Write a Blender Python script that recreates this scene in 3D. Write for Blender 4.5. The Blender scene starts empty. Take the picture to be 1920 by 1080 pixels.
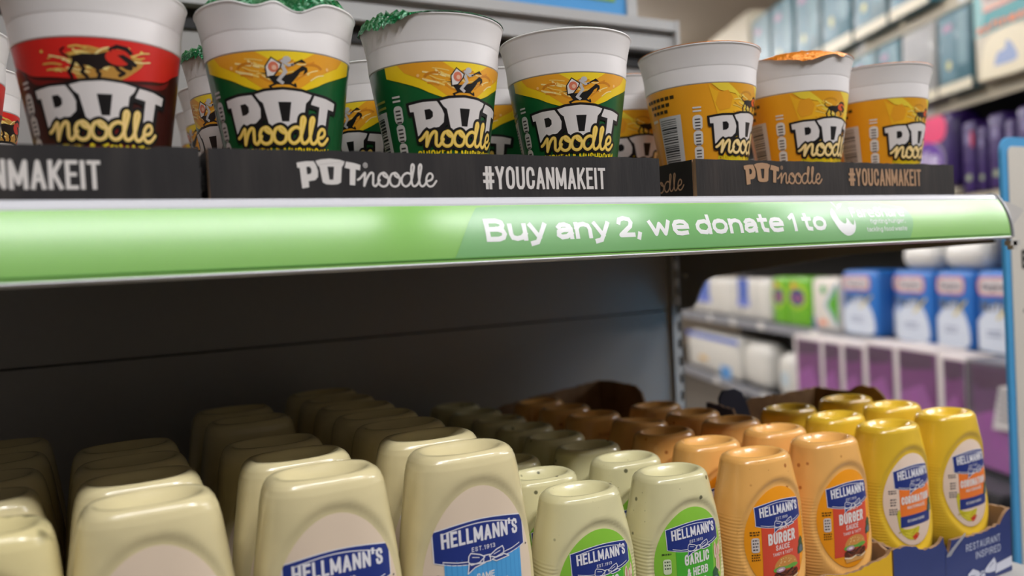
import bpy, bmesh, math, random
from mathutils import Vector, Matrix
from mathutils.geometry import tessellate_polygon
rnd = random.Random(7)
S = bpy.context.scene
COL = S.collection
H0 = 1.25                       # camera height above the floor; shelf heights below are given relative to the camera

# ------------------------------------------------------------------ camera, world, lights, exposure
def cam_axes(yaw, pitch, roll):
    w = Vector((math.sin(yaw)*math.cos(pitch), math.cos(yaw)*math.cos(pitch), math.sin(pitch)))
    r = Vector((math.cos(yaw), -math.sin(yaw), 0)); u = r.cross(w)
    c, s = math.cos(roll), math.sin(roll)
    return c*r + s*u, -s*r + c*u, w
cd = bpy.data.cameras.new('camera'); cam = bpy.data.objects.new('camera', cd); COL.objects.link(cam); S.camera = cam
r_, u_, w_ = cam_axes(0.495957, -0.025194, -0.052474)
cam.matrix_world = Matrix(((r_.x, u_.x, -w_.x, 0), (r_.y, u_.y, -w_.y, 0), (r_.z, u_.z, -w_.z, H0), (0, 0, 0, 1)))
cd.sensor_width = 36; cd.lens = 36*1526.36/1920; cd.clip_start = .02
cd.dof.use_dof = True; cd.dof.focus_distance = .575; cd.dof.aperture_fstop = 3.5; cd.dof.aperture_blades = 7
W = bpy.data.worlds.new('world'); S.world = W; W.use_nodes = True
W.node_tree.nodes['Background'].inputs[0].default_value = (.55, .53, .50, 1)
W.node_tree.nodes['Background'].inputs[1].default_value = .25
VS = S.view_settings; VS.view_transform = 'Standard'; VS.look = 'None'; VS.gamma = 1; VS.exposure = 0.12; VS.use_curve_mapping = False
S.cycles.max_bounces = 8; S.cycles.diffuse_bounces = 4; S.cycles.glossy_bounces = 4
S.cycles.use_denoising = True
LAMP_W = 34.0                   # strength of the tubes of the ceiling strip lights

# ------------------------------------------------------------------ helpers: materials
def lin(c):
    return tuple(((x/255)/12.92 if x/255 <= .04045 else ((x/255+.055)/1.055)**2.4) for x in c) + (1,)
_M = {}
def mat(name, c, rough=.45, metal=0, spec=.5, coat=0, emit=0, bump=None, alpha=None, trans=0):
    if name in _M: return _M[name]
    m = bpy.data.materials.new(name); m.use_nodes = True; _M[name] = m
    nt = m.node_tree; b = nt.nodes['Principled BSDF']
    b.inputs['Base Color'].default_value = lin(c); b.inputs['Roughness'].default_value = rough
    b.inputs['Metallic'].default_value = metal; b.inputs['Specular IOR Level'].default_value = spec
    b.inputs['Coat Weight'].default_value = coat; b.inputs['Coat Roughness'].default_value = .08
    b.inputs['Transmission Weight'].default_value = trans
    if alpha is not None: b.inputs['Alpha'].default_value = alpha
    if emit:
        b.inputs['Emission Color'].default_value = lin(c); b.inputs['Emission Strength'].default_value = emit
    if bump:                    # (noise scale, strength, stretch xyz, distance)
        tc = nt.nodes.new('ShaderNodeTexCoord'); mp = nt.nodes.new('ShaderNodeMapping'); n = nt.nodes.new('ShaderNodeTexNoise'); bp = nt.nodes.new('ShaderNodeBump')
        mp.inputs['Scale'].default_value = bump[2]; n.inputs['Scale'].default_value = bump[0]; n.inputs['Detail'].default_value = 3
        bp.inputs['Strength'].default_value = bump[1]; bp.inputs['Distance'].default_value = bump[3]
        L = nt.links.new
        L(tc.outputs['Object'], mp.inputs[0]); L(mp.outputs[0], n.inputs['Vector']); L(n.outputs[0], bp.inputs['Height']); L(bp.outputs[0], b.inputs['Normal'])
    return m
def mottle(m, c2, scale, lo, hi, stretch=(1, 1, 1), fac=1.0):
    """blend the base colour towards c2 where a noise runs high (grain, specks, dirt)"""
    nt = m.node_tree; b = nt.nodes['Principled BSDF']; c1 = tuple(b.inputs['Base Color'].default_value)
    tc = nt.nodes.new('ShaderNodeTexCoord'); mp = nt.nodes.new('ShaderNodeMapping'); n = nt.nodes.new('ShaderNodeTexNoise')
    rp = nt.nodes.new('ShaderNodeMapRange'); mx = nt.nodes.new('ShaderNodeMix'); mx.data_type = 'RGBA'
    mp.inputs['Scale'].default_value = stretch; n.inputs['Scale'].default_value = scale; n.inputs['Detail'].default_value = 2
    rp.inputs[1].default_value = lo; rp.inputs[2].default_value = hi; rp.inputs[4].default_value = fac
    mx.inputs[6].default_value = c1; mx.inputs[7].default_value = lin(c2)
    L = nt.links.new
    L(tc.outputs['Object'], mp.inputs[0]); L(mp.outputs[0], n.inputs['Vector']); L(n.outputs[0], rp.inputs[0]); L(rp.outputs[0], mx.inputs[0]); L(mx.outputs[2], b.inputs['Base Color'])
    return m
def ink(c, rough=.4):
    return mat('ink_%d_%d_%d' % c, c, rough)

# ------------------------------------------------------------------ helpers: objects
def empty(name, label, cat, loc=(0, 0, 0), rz=0, group=None, rx=0, ry=0):
    o = bpy.data.objects.new(name, None); COL.objects.link(o); o.empty_display_size = .02
    o.location = (loc[0], loc[1], loc[2]+H0); o.rotation_euler = (rx, ry, rz); o['label'] = label; o['category'] = cat
    if group: o['group'] = group
    return o
def link(name, me, parent=None, loc=None, label=None):
    o = bpy.data.objects.new(name, me); COL.objects.link(o)
    if parent: o.parent = parent
    if loc is not None: o.location = loc
    if label: o['label'] = label
    return o
def tag(o, label, cat, group=None):
    o['label'] = label; o['category'] = cat
    if group: o['group'] = group
    return o
def copy_tree(o, parent=None):
    c = o.copy(); COL.objects.link(c)
    if parent: c.parent = parent
    for ch in list(o.children): copy_tree(ch, c)
    return c
class MB:
    """collects faces with a material index and builds one mesh"""
    def __init__(s): s.v = []; s.f = []; s.m = []; s.sm = []
    def face(s, pts, m=0, smooth=False):
        k = len(s.v); s.v += [tuple(p) for p in pts]; s.f.append(tuple(range(k, k+len(pts)))); s.m.append(m); s.sm.append(smooth)
    def grid(s, rows, m=0, closed=False, smooth=True, flip=False):
        k = len(s.v); n = len(rows[0])
        for r in rows: s.v += [tuple(p) for p in r]
        for i in range(len(rows)-1):
            for j in range(n if closed else n-1):
                a, b, c, d = k+i*n+j, k+i*n+(j+1) % n, k+(i+1)*n+(j+1) % n, k+(i+1)*n+j
                s.f.append((d, c, b, a) if flip else (a, b, c, d)); s.m.append(m); s.sm.append(smooth)
    def box(s, x0, x1, y0, y1, z0, z1, m=0):
        a = [(x0, y0, z0), (x1, y0, z0), (x1, y1, z0), (x0, y1, z0), (x0, y0, z1), (x1, y0, z1), (x1, y1, z1), (x0, y1, z1)]
        for q in ((0, 3, 2, 1), (4, 5, 6, 7), (0, 1, 5, 4), (1, 2, 6, 5), (2, 3, 7, 6), (3, 0, 4, 7)): s.face([a[i] for i in q], m)
    def prism(s, poly, fn, t, m_front=0, m_back=None, m_edge=None):
        """poly (u,v) counter-clockwise; fn(u,v,d) -> xyz with depth d; front at d=0, back at d=t"""
        mb = m_front if m_back is None else m_back; me_ = m_front if m_edge is None else m_edge
        P = [Vector((u, v, 0)) for u, v in poly]
        for tri in tessellate_polygon([P]):
            T = [poly[i] for i in tri]
            if (T[1][0]-T[0][0])*(T[2][1]-T[0][1])-(T[2][0]-T[0][0])*(T[1][1]-T[0][1]) < 0: T = T[::-1]
            s.face([fn(u, v, 0) for u, v in T], m_front); s.face([fn(u, v, t) for u, v in T[::-1]], mb)
        n = len(poly)
        for i in range(n):
            a, b = poly[i], poly[(i+1) % n]
            s.face([fn(*a, 0), fn(*a, t), fn(*b, t), fn(*b, 0)], me_)
    def mesh(s, name, mats, merge=True):
        me = bpy.data.meshes.new(name); me.from_pydata(s.v, [], s.f)
        for m in mats: me.materials.append(m)
        me.polygons.foreach_set('material_index', s.m); me.polygons.foreach_set('use_smooth', s.sm)
        if merge:
            bm = bmesh.new(); bm.from_mesh(me); bmesh.ops.remove_doubles(bm, verts=bm.verts, dist=1e-6)
            bmesh.ops.recalc_face_normals(bm, faces=bm.faces); bm.to_mesh(me); bm.free()
        me.update(); return me
    def build(s, name, mats, parent=None, loc=None, merge=True, label=None):
        return link(name, s.mesh(name, mats if isinstance(mats, (list, tuple)) else [mats], merge), parent, loc, label)
def rbox_mesh(name, sx, sy, sz, m, r=.01, seg=3):
    bm = bmesh.new(); bmesh.ops.create_cube(bm, size=1)
    for v in bm.verts: v.co = Vector((v.co.x*sx, v.co.y*sy, (v.co.z+.5)*sz))
    bmesh.ops.bevel(bm, geom=list(bm.edges), offset=r, segments=seg, profile=.5, affect='EDGES')
    me = bpy.data.meshes.new(name); bm.to_mesh(me); bm.free(); me.materials.append(m)
    for p in me.polygons: p.use_smooth = True
    return me
def lathe_rows(prof, n=48):
    return [[(r*math.cos(2*math.pi*j/n), r*math.sin(2*math.pi*j/n), z) for j in range(n)] for r, z in prof]
def struct(name, mb, m, label=None):
    o = mb.build(name, m); o['kind'] = 'structure'
    if label: o['label'] = label
    o.location.z = H0; return o

# ------------------------------------------------------------------ helpers: flat print (letters and label art as geometry)
def arc(cx, cy, rx, ry, a0, a1, n=14):
    return [(cx+rx*math.cos(math.radians(a0+(a1-a0)*i/n)), cy+ry*math.sin(math.radians(a0+(a1-a0)*i/n))) for i in range(n+1)]
def smooth(P, k=5):
    out = []; n = len(P)
    for i in range(n-1):
        p0, p1, p2, p3 = P[max(i-1, 0)], P[i], P[i+1], P[min(i+2, n-1)]
        for j in range(k):
            t = j/k
            out.append(tuple(.5*(2*p1[a]+(p2[a]-p0[a])*t+(2*p0[a]-5*p1[a]+4*p2[a]-p3[a])*t*t+(3*p1[a]-p0[a]-3*p2[a]+p3[a])*t**3) for a in (0, 1)))
    return out+[P[-1]]
O_ = [(.5, 1), (.22, .96), (.04, .82), (0, .62), (0, .38), (.04, .18), (.22, .04), (.5, 0), (.78, .04), (.96, .18), (1, .38), (1, .62), (.96, .82), (.78, .96), (.5, 1)]
C_ = [(1, .7), (.96, .84), (.78, .97), (.5, 1), (.22, .96), (.04, .82), (0, .62), (0, .38), (.04, .18), (.22, .04), (.5, 0), (.78, .03), (.96, .16), (1, .3)]
o_ = [(.5, .7), (.18, .65), (0, .46), (0, .24), (.18, .05), (.5, 0), (.82, .05), (1, .24), (1, .46), (.82, .65), (.5, .7)]
GL = {                           # skeletons on a unit box: (relative width, strokes)
'A': (1.05, [[(0, 0), (.5, 1), (1, 0)], [(.2, .3), (.8, .3)]]), 'B': (1, [[(0, 0), (0, 1), (.62, 1), (.9, .9), (.95, .76), (.88, .6), (.62, .53), (0, .53)], [(.62, .53), (.92, .43), (1, .26), (.9, .08), (.64, 0), (0, 0)]]),
'C': (1, [C_]), 'D': (1, [[(0, 0), (0, 1), (.55, 1), (.9, .88), (1, .65), (1, .35), (.9, .12), (.55, 0), (0, 0)]]), 'E': (.82, [[(1, 1), (0, 1), (0, 0), (1, 0)], [(0, .52), (.85, .52)]]),
'F': (.8, [[(1, 1), (0, 1), (0, 0)], [(0, .5), (.85, .5)]]), 'G': (1, [C_[:-1]+[(1, .2), (1, .48), (.6, .48)]]), 'H': (1, [[(0, 0), (0, 1)], [(1, 0), (1, 1)], [(0, .52), (1, .52)]]),
'I': (0, [[(0, 0), (0, 1)]]), 'J': (.8, [[(1, 1), (1, .2), (.8, .03), (.4, 0), (.05, .12)]]), 'K': (1, [[(0, 0), (0, 1)], [(1, 1), (.08, .42)], [(.3, .58), (1, 0)]]), 'L': (.78, [[(0, 1), (0, 0), (1, 0)]]),
'M': (1.4, [[(0, 0), (0, 1), (.5, .15), (1, 1), (1, 0)]]), 'N': (1.05, [[(0, 0), (0, 1), (1, 0), (1, 1)]]), 'O': (1.05, [O_]), 'P': (.95, [[(0, 0), (0, 1), (.6, 1), (.95, .9), (1, .72), (.95, .54), (.6, .44), (0, .44)]]),
'Q': (1.05, [O_, [(.6, .25), (1, -.05)]]), 'R': (1, [[(0, 0), (0, 1), (.6, 1), (.95, .9), (1, .74), (.95, .58), (.6, .48), (0, .48)], [(.5, .48), (1, 0)]]),
'S': (.95, [[(.96, .76), (.86, .94), (.5, 1), (.12, .92), (.04, .74), (.2, .58), (.8, .42), (.97, .24), (.86, .06), (.5, 0), (.12, .06), (.02, .26)]]), 'T': (.95, [[(0, 1), (1, 1)], [(.5, 1), (.5, 0)]]),
'U': (1, [[(0, 1), (0, .3), (.08, .1), (.3, 0), (.7, 0), (.92, .1), (1, .3), (1, 1)]]), 'V': (1, [[(0, 1), (.5, 0), (1, 1)]]), 'W': (1.5, [[(0, 1), (.25, 0), (.5, .85), (.75, 0), (1, 1)]]),
'X': (1, [[(0, 0), (1, 1)], [(0, 1), (1, 0)]]), 'Y': (1, [[(0, 1), (.5, .45), (1, 1)], [(.5, .45), (.5, 0)]]), 'Z': (.9, [[(0, 1), (1, 1), (0, 0), (1, 0)]]),
'0': (.95, [O_]), '1': (.4, [[(0, .78), (.9, 1), (.9, 0)]]), '2': (.9, [[(0, .74), (.1, .92), (.45, 1), (.85, .92), (.96, .72), (.85, .5), (0, 0), (1, 0)]]),
'3': (.9, [[(0, .88), (.4, 1), (.85, .92), (.95, .75), (.8, .58), (.35, .53)], [(.5, .53), (.9, .42), (1, .24), (.86, .06), (.45, 0), (0, .1)]]), '4': (1, [[(.8, 0), (.8, 1), (0, .28), (1, .28)]]),
'5': (.9, [[(.95, 1), (.1, 1), (.05, .56), (.5, .62), (.9, .5), (1, .3), (.86, .06), (.45, 0), (0, .1)]]), '6': (.95, [[(.9, .9), (.5, 1), (.1, .8), (0, .4), (.1, .1), (.5, 0), (.9, .1), (1, .3), (.9, .5), (.5, .58), (.05, .4)]]),
'7': (.85, [[(0, 1), (1, 1), (.3, 0)]]), '9': (.95, [[(.1, .1), (.5, 0), (.9, .2), (1, .6), (.9, .9), (.5, 1), (.1, .9), (0, .7), (.1, .5), (.5, .42), (.95, .6)]]),
'#': (1.35, [[(.3, 0), (.3, 1)], [(.72, 0), (.72, 1)], [(0, .68), (1, .68)], [(0, .32), (1, .32)]]), '&': (1.05, [[(1, 0), (.2, .7), (.22, .92), (.45, 1), (.68, .9), (.66, .72), (.1, .35), (0, .18), (.15, .03), (.4, 0), (.75, .12), (1, .42)]]),
"'": (.0, [[(0, 1.12), (0, .86)]]), '.': (0, [[(0, 0), (0, .01)]]), ',': (.12, [[(.6, .03), (0, -.16)]]), '%': (1, [[(0, 0), (1, 1)], [(.1, .8), (.1, .9)], [(.9, .1), (.9, .2)]]),
'a': (.86, [[(.08, .56), (.25, .68), (.6, .7), (.9, .6), (1, .42), (1, 0)], [(1, .4), (.4, .4), (.06, .3), (.02, .12), (.25, 0), (.65, .03), (1, .22)]]), 'b': (.9, [[(0, 1), (0, 0)], [(0, .2), (.3, 0), (.8, .05), (1, .25), (1, .45), (.8, .65), (.3, .7), (0, .5)]]),
'c': (.85, [[(1, .55), (.6, .7), (.18, .65), (0, .46), (0, .24), (.18, .05), (.6, 0), (1, .14)]]), 'd': (.95, [[(1, 1), (1, 0)], [(1, .2), (.7, 0), (.2, .05), (0, .25), (0, .45), (.2, .65), (.7, .7), (1, .5)]]),
'e': (1.02, [[(0, .37), (1, .37), (1, .48), (.82, .68), (.5, .72), (.18, .68), (0, .48), (0, .22), (.18, .02), (.5, -.02), (.9, .02)]]), 'f': (.55, [[(1, 1), (.6, .98), (.4, .8), (.4, 0)], [(0, .66), (.95, .66)]]),
'g': (.9, [[(1, .7), (1, -.1), (.8, -.27), (.4, -.3), (.05, -.2)], [(1, .2), (.7, 0), (.2, .05), (0, .25), (0, .45), (.2, .65), (.7, .7), (1, .5)]]), 'h': (.88, [[(0, 1), (0, 0)], [(0, .46), (.25, .67), (.6, .7), (.9, .6), (1, .4), (1, 0)]]),
'i': (0, [[(0, .7), (0, 0)], [(0, .94), (0, 1)]]), 'j': (.2, [[(1, .7), (1, -.2), (0, -.28)]]), 'k': (.85, [[(0, 0), (0, 1)], [(.95, .7), (.1, .32)], [(.3, .42), (1, 0)]]), 'l': (0, [[(0, 0), (0, 1)]]),
'm': (1.4, [[(0, .7), (0, 0)], [(0, .5), (.2, .7), (.45, .62), (.5, .4), (.5, 0)], [(.5, .5), (.7, .7), (.95, .62), (1, .4), (1, 0)]]), 'n': (.88, [[(0, .7), (0, 0)], [(0, .46), (.25, .67), (.6, .7), (.9, .6), (1, .4), (1, 0)]]),
'o': (.98, [o_]), 'p': (.9, [[(0, .7), (0, -.3)], [(0, .2), (.3, 0), (.8, .05), (1, .25), (1, .45), (.8, .65), (.3, .7), (0, .5)]]), 'r': (.55, [[(0, .7), (0, 0)], [(0, .42), (.4, .65), (1, .68)]]),
's': (.75, [[(.95, .58), (.5, .7), (.08, .6), (.1, .44), (.9, .28), (.95, .1), (.5, 0), (0, .1)]]), 't': (.6, [[(.4, .95), (.4, .2), (.55, .03), (1, 0)], [(0, .68), (1, .68)]]), 'u': (.88, [[(0, .7), (0, .25), (.1, .06), (.4, 0), (.75, .05), (1, .25)], [(1, .7), (1, 0)]]),
'v': (.9, [[(0, .7), (.5, 0), (1, .7)]]), 'w': (1.4, [[(0, .7), (.25, 0), (.5, .6), (.75, 0), (1, .7)]]), 'y': (.9, [[(0, .7), (.52, .02)], [(1, .7), (.52, .02), (.36, -.22), (.02, -.28)]]), ' ': (.35, []),
}
class Print:
    """flat artwork in metres (u, v), laid on a surface by fn(u, v, lift); layer k lies k lifts above the surface"""
    def __init__(s, fn, cell=.005, lift=.00013, base=.00012, curved=True, vk=2):
        s.vk = vk; s.fn = fn; s.cell = cell; s.lift = lift; s.base = base; s.curved = curved; s.P = []; s.mats = []; s.mi = {}
    def mid(s, c):
        m = ink(c) if isinstance(c, tuple) else c
        if m.name not in s.mi: s.mi[m.name] = len(s.mats); s.mats.append(m)
        return s.mi[m.name]
    def conv(s, pts, c, layer):
        s.P.append((list(pts), s.mid(c), layer))
    def fill(s, pts, c, layer=0, holes=()):
        loops = [[Vector((p[0], p[1], 0)) for p in pts]]+[[Vector((p[0], p[1], 0)) for p in h] for h in holes]
        flat = [q for L in loops for q in L]
        for t in tessellate_polygon(loops): s.conv([(flat[i].x, flat[i].y) for i in t], c, layer)
    def rect(s, x0, y0, x1, y1, c, layer=0): s.conv([(x0, y0), (x1, y0), (x1, y1), (x0, y1)], c, layer)
    def rrect(s, x0, y0, x1, y1, r, c, layer=0):
        s.fill(arc(x1-r, y1-r, r, r, 0, 90, 5)+arc(x0+r, y1-r, r, r, 90, 180, 5)+arc(x0+r, y0+r, r, r, 180, 270, 5)+arc(x1-r, y0+r, r, r, 270, 360, 5), c, layer)
    def oval(s, cx, cy, rx, ry, c, layer=0, n=24): s.conv(arc(cx, cy, rx, ry, 0, 360, n)[:-1], c, layer)
    def stroke(s, pts, w, c, layer=0, closed=False, cap='square'):
        P = [p for i, p in enumerate(pts) if i == 0 or math.hypot(p[0]-pts[i-1][0], p[1]-pts[i-1][1]) > 1e-7]
        if closed and math.hypot(P[0][0]-P[-1][0], P[0][1]-P[-1][1]) < 1e-7: P = P[:-1]
        n = len(P); h = w/2
        if n < 2: return
        D = []
        m = n if closed else n-1
        for i in range(m):
            a, b = P[i], P[(i+1) % n]; l = math.hypot(b[0]-a[0], b[1]-a[1]); D.append(((b[0]-a[0])/l, (b[1]-a[1])/l))
        def mit(i0, i1):        # normal offset at the joint of segments i0, i1; None when too sharp
            a, b = D[i0], D[i1]; nx, ny = -(a[1]+b[1]), a[0]+b[0]; q = math.hypot(nx, ny)
            if q < 1.15: return None
            k = h/(q/2)/q
            return nx*k, ny*k
        for i in range(m):
            a, b = P[i], P[(i+1) % n]; d = D[i]; N = (-d[1]*h, d[0]*h)
            ja = mit((i-1) % m, i) if (closed or i > 0) else None
            jb = mit(i, (i+1) % m) if (closed or i < m-1) else None
            if not closed and i == 0 and cap == 'square': a = (a[0]-d[0]*h, a[1]-d[1]*h)
            if not closed and i == m-1 and cap == 'square': b = (b[0]+d[0]*h, b[1]+d[1]*h)
            A = ja or N; B = jb or N
            s.conv([(a[0]-A[0], a[1]-A[1]), (b[0]-B[0], b[1]-B[1]), (b[0]+B[0], b[1]+B[1]), (a[0]+A[0], a[1]+A[1])], c, layer)
            if jb is None and (closed or i < m-1): s.oval(P[(i+1) % n][0], P[(i+1) % n][1], h, h, c, layer, 8)
        if cap == 'round' and not closed:
            s.oval(P[0][0], P[0][1], h, h, c, layer, 8); s.oval(P[-1][0], P[-1][1], h, h, c, layer, 8)
    def text(s, t, x, y, H, c, w=.5, T=.18, layer=1, width=None, align='l', gap=.1, warp=None, grow=0, slant=0):
        """capitals H high on baseline y; w letter width and T stroke as fractions of H; width fits the line to a length"""
        T *= H; xs = []; cx = 0
        for ch in t:
            g = GL.get(ch) or GL[' ']
            xs.append(cx); cx += g[0]*(w*H-T) + (T if ch != ' ' else 0) + gap*H
        tot = cx-gap*H; k = 1.0 if width is None else width/tot
        x0 = x-(tot*k/2 if align == 'c' else tot*k if align == 'r' else 0)
        Tk = T*min(1, max(k, .75))
        for ch, gx in zip(t, xs):
            g = GL.get(ch) or GL[' ']; gw = g[0]*(w*H-T)
            for st in g[1]:
                pts = []
                for (a, b) in st:
                    px = x0+(gx+T/2+a*gw)*k; py = y+T/2+b*(H-T); px += slant*(py-y)
                    pts.append(warp(px, py) if warp else (px, py))
                s.stroke(pts, Tk+grow, c, layer)
    def build(s, name, parent, loc=None):
        V = []; F = []; M = []; NV = []; fn = s.fn; c = s.cell; pc = 0
        def clip(poly, ax, lo, hi):
            for sgn, lim in ((1, lo), (-1, hi)):
                out = []; n = len(poly)
                for i in range(n):
                    p, q = poly[i], poly[(i+1) % n]; dp, dq = sgn*(p[ax]-lim), sgn*(q[ax]-lim)
                    if dp >= 0: out.append(p)
                    if (dp > 0 and dq < 0) or (dp < 0 and dq > 0):
                        t = dp/(dp-dq); out.append((p[0]+(q[0]-p[0])*t, p[1]+(q[1]-p[1])*t))
                poly = out
                if len(poly) < 3: return []
            return poly
        for pts, mi, layer in s.P:
            A = sum(pts[i][0]*pts[(i+1) % len(pts)][1]-pts[(i+1) % len(pts)][0]*pts[i][1] for i in range(len(pts)))
            if A < 0: pts = pts[::-1]
            if abs(A) < 1e-11: continue
            pieces = [pts]
            if s.curved:
                for ax in (0, 1):
                    nx = []
                    cc = c if ax == 0 else c*s.vk
                    for q in pieces:
                        lo = min(p[ax] for p in q); hi = max(p[ax] for p in q)
                        k0, k1 = math.floor(lo/cc+1e-6), math.ceil(hi/cc-1e-6)
                        if k1-k0 <= 1: nx.append(q); continue
                        for k in range(k0, k1):
                            r = clip(q, ax, k*cc, (k+1)*cc)
                            if len(r) >= 3: nx.append(r)
                    pieces = nx
            pc += 1; d = s.base+s.lift*(layer+.8*(pc % 23)/23)
            for q in pieces:
                b = len(V)
                for (u, v) in q:
                    p = Vector(fn(u, v, d)); V.append(p)
                    if s.curved:
                        du = Vector(fn(u+2e-4, v, d))-Vector(fn(u-2e-4, v, d)); dv = Vector(fn(u, v+2e-4, d))-Vector(fn(u, v-2e-4, d))
                        NV.append(du.cross(dv).normalized())
                F.append(tuple(range(b, b+len(q)))); M.append(mi)
        me = bpy.data.meshes.new(name); me.from_pydata(V, [], F)
        for m in s.mats: me.materials.append(m)
        me.polygons.foreach_set('material_index', M)
        if s.curved:
            me.polygons.foreach_set('use_smooth', [True]*len(F)); me.normals_split_custom_set_from_vertices(NV)
        me.update()
        return link(name, me, parent, loc)
WHITE, BLACK = (226, 220, 216), (20, 18, 19)
NOODLE = [smooth(q) for q in ([(0, 44), (18, 56), (46, 86), (44, 60), (38, 8)], [(38, 8), (62, 60), (84, 86), (98, 82), (97, 50), (95, 18), (108, 6), (124, 20), (138, 44)],
    [(165, 88), (145, 80), (132, 58), (130, 34), (140, 12), (162, 4), (184, 14), (194, 38), (192, 62), (178, 82), (165, 88), (163, 74), (180, 60), (205, 56)],
    [(238, 88), (218, 80), (206, 58), (204, 34), (214, 12), (236, 4), (258, 14), (268, 38), (266, 62), (252, 82), (238, 88), (237, 74), (254, 60), (280, 54)],
    [(346, 78), (322, 88), (296, 76), (281, 50), (284, 20), (304, 5), (328, 16), (346, 46), (360, 96), (367, 128), (360, 142), (350, 130), (346, 80), (348, 24), (360, 6), (380, 14), (396, 40), (410, 96), (417, 128), (411, 142), (400, 128), (396, 80), (400, 24), (412, 6), (430, 12), (446, 36)],
    [(446, 36), (478, 46), (490, 66), (482, 84), (464, 84), (448, 60), (446, 28), (462, 6), (488, 10), (514, 40)])]
def noodle(P, x, y, w, c, sw, layer):
    k = w/514
    for st in NOODLE: P.stroke([(x+a*k, y+b*k) for a, b in st], sw, c, layer, cap='round')
POT_P = [(375, 668), (470, 652), (555, 650), (578, 690), (597, 752), (592, 815), (560, 850), (490, 862), (492, 925), (418, 938), (404, 722), (379, 722)]
POT_Ph = [(474, 712), (508, 708), (526, 732), (525, 768), (508, 786), (478, 790)]
POT_O = [(560, 648), (620, 630), (725, 620), (830, 630), (893, 648), (880, 682), (856, 712), (838, 872), (800, 893), (735, 898), (665, 893), (630, 872), (604, 712), (582, 690)]
POT_Oh = [(692, 706), (768, 706), (752, 845), (708, 845)]
POT_T = [(897, 650), (980, 662), (1055, 684), (1048, 742), (1000, 734), (984, 905), (924, 900), (936, 728), (878, 716)]
POT_O, POT_Oh = [[(727+(x-727)*.955, y) for x, y in L] for L in (POT_O, POT_Oh)]
POT_P, POT_Ph = [[(x-5, y) for x, y in L] for L in (POT_P, POT_Ph)]
POT_T = [(x+3, y) for x, y in POT_T]
def pot_logo(P, cx, y0, w, c, layer, outline=None, ow=.0022, ky=1):
    """the heavy P O T, w wide, standing on y0"""
    k = w/680
    f = lambda L: [((x-715)*k+cx, y0+(938-y)*k*ky) for x, y in L]
    if outline:
        for L in (POT_P, POT_O, POT_T):
            P.stroke(f(L), ow, outline, layer-1, closed=True)
            P.fill([(x+.0005, y-.0006) for x, y in f(L)], outline, layer-1)
            P.stroke([(x+.0006, y-.0008) for x, y in f(L)], ow, outline, layer-1, closed=True)
    if outline: P.stroke(f(POT_O), ow*.95, outline, layer+1, closed=True)
    P.fill(f(POT_P), c, layer, [f(POT_Ph)]); P.fill(f(POT_O), c, layer+(2 if outline else 0), [f(POT_Oh)]); P.fill(f(POT_T), c, layer)

# ------------------------------------------------------------------ materials
M_SHELF = mat('grey_painted_steel', (158, 156, 152), .38, bump=(60, .05, (1, 1, 1), .001))
M_PANEL = mat('grey_back_panel_paint', (152, 149, 145), .32, spec=.9)
M_RAIL = mat('pale_rail_paint', (176, 176, 174), .35)
M_DARK = mat('gap_shade', (34, 33, 32), .7)  # near-black, puts the shade of gaps and slots into the colour
M_BRACKET = mat('bracket_grey', (112, 110, 107), .45)
M_CHROME = mat('bright_screw', (190, 190, 188), .25, metal=.9)
M_CHANNEL = mat('clear_grey_channel', (206, 206, 210), .22, coat=.4)
M_CUP = mat('white_cup_plastic', (232, 227, 224), .42, coat=.05)
M_KRAFT = mottle(mat('kraft_board', (150, 118, 84), .8, bump=(90, .2, (1, 1, 1), .001)), (122, 92, 62), 40, .35, .7)
M_TRAYBLACK = mottle(mat('black_printed_board', (29, 26, 26), .5, bump=(60, .25, (8, 1, 1), .0006)), (44, 40, 38), 14, .4, .75, (6, 1, 1))
M_TRAYBROWN = mottle(mat('brown_black_printed_board', (30, 25, 22), .5, bump=(60, .25, (8, 1, 1), .0006)), (48, 40, 35), 14, .4, .75, (6, 1, 1))
M_NAVYBOX = mottle(mat('navy_printed_board', (38, 54, 112), .5, bump=(70, .2, (1, 1, 6), .0006)), (50, 64, 122), 16, .4, .75)
M_YELBOX = mat('yellow_printed_board', (226, 176, 20), .5)
M_GREENFOIL = mottle(mat('green_foil', (22, 116, 66), .28, metal=.75, bump=(420, .9, (1, 1, 1), .004)), (140, 190, 160), 300, .52, .62)
M_ORANGEFOIL = mat('orange_foil', (226, 132, 26), .35, metal=.3, bump=(300, .5, (1, 1, 1), .003))
M_REDFOIL = mat('red_foil', (170, 30, 24), .35, metal=.3, bump=(300, .5, (1, 1, 1), .003))

# ------------------------------------------------------------------ the room
def room():
    x0, x1, y0, y1, zc = -2.4, 9, -2.0, 9, 1.75
    m = MB(); m.box(x0, x1, y0, y1, -H0-.1, -H0); struct('floor', m, mat('vinyl_floor', (112, 106, 98), .35))
    m = MB(); m.box(x0, x1, y0, y1, zc, zc+.1); struct('ceiling', m, mat('ceiling_paint', (186, 170, 148), .8))
    wp = mat('wall_paint', (182, 168, 148), .8)
    for nm, b in (('wall_back', (x0, x1, y1, y1+.1)), ('blocker_wall_front', (x0, 3.2, y0-.1, y0)), ('blocker_wall_left', (x0-.1, x0, y0, y1)), ('wall_right', (x1, x1+.1, y0, y1))):
        m = MB(); m.box(*b, -H0, zc); struct(nm, m, mat('blocker_dark', (74, 66, 58), .7) if nm in ('blocker_wall_front', 'blocker_wall_left') else wp)  # unseen front and left walls, set close and dark to cut bounce light
room()
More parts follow.
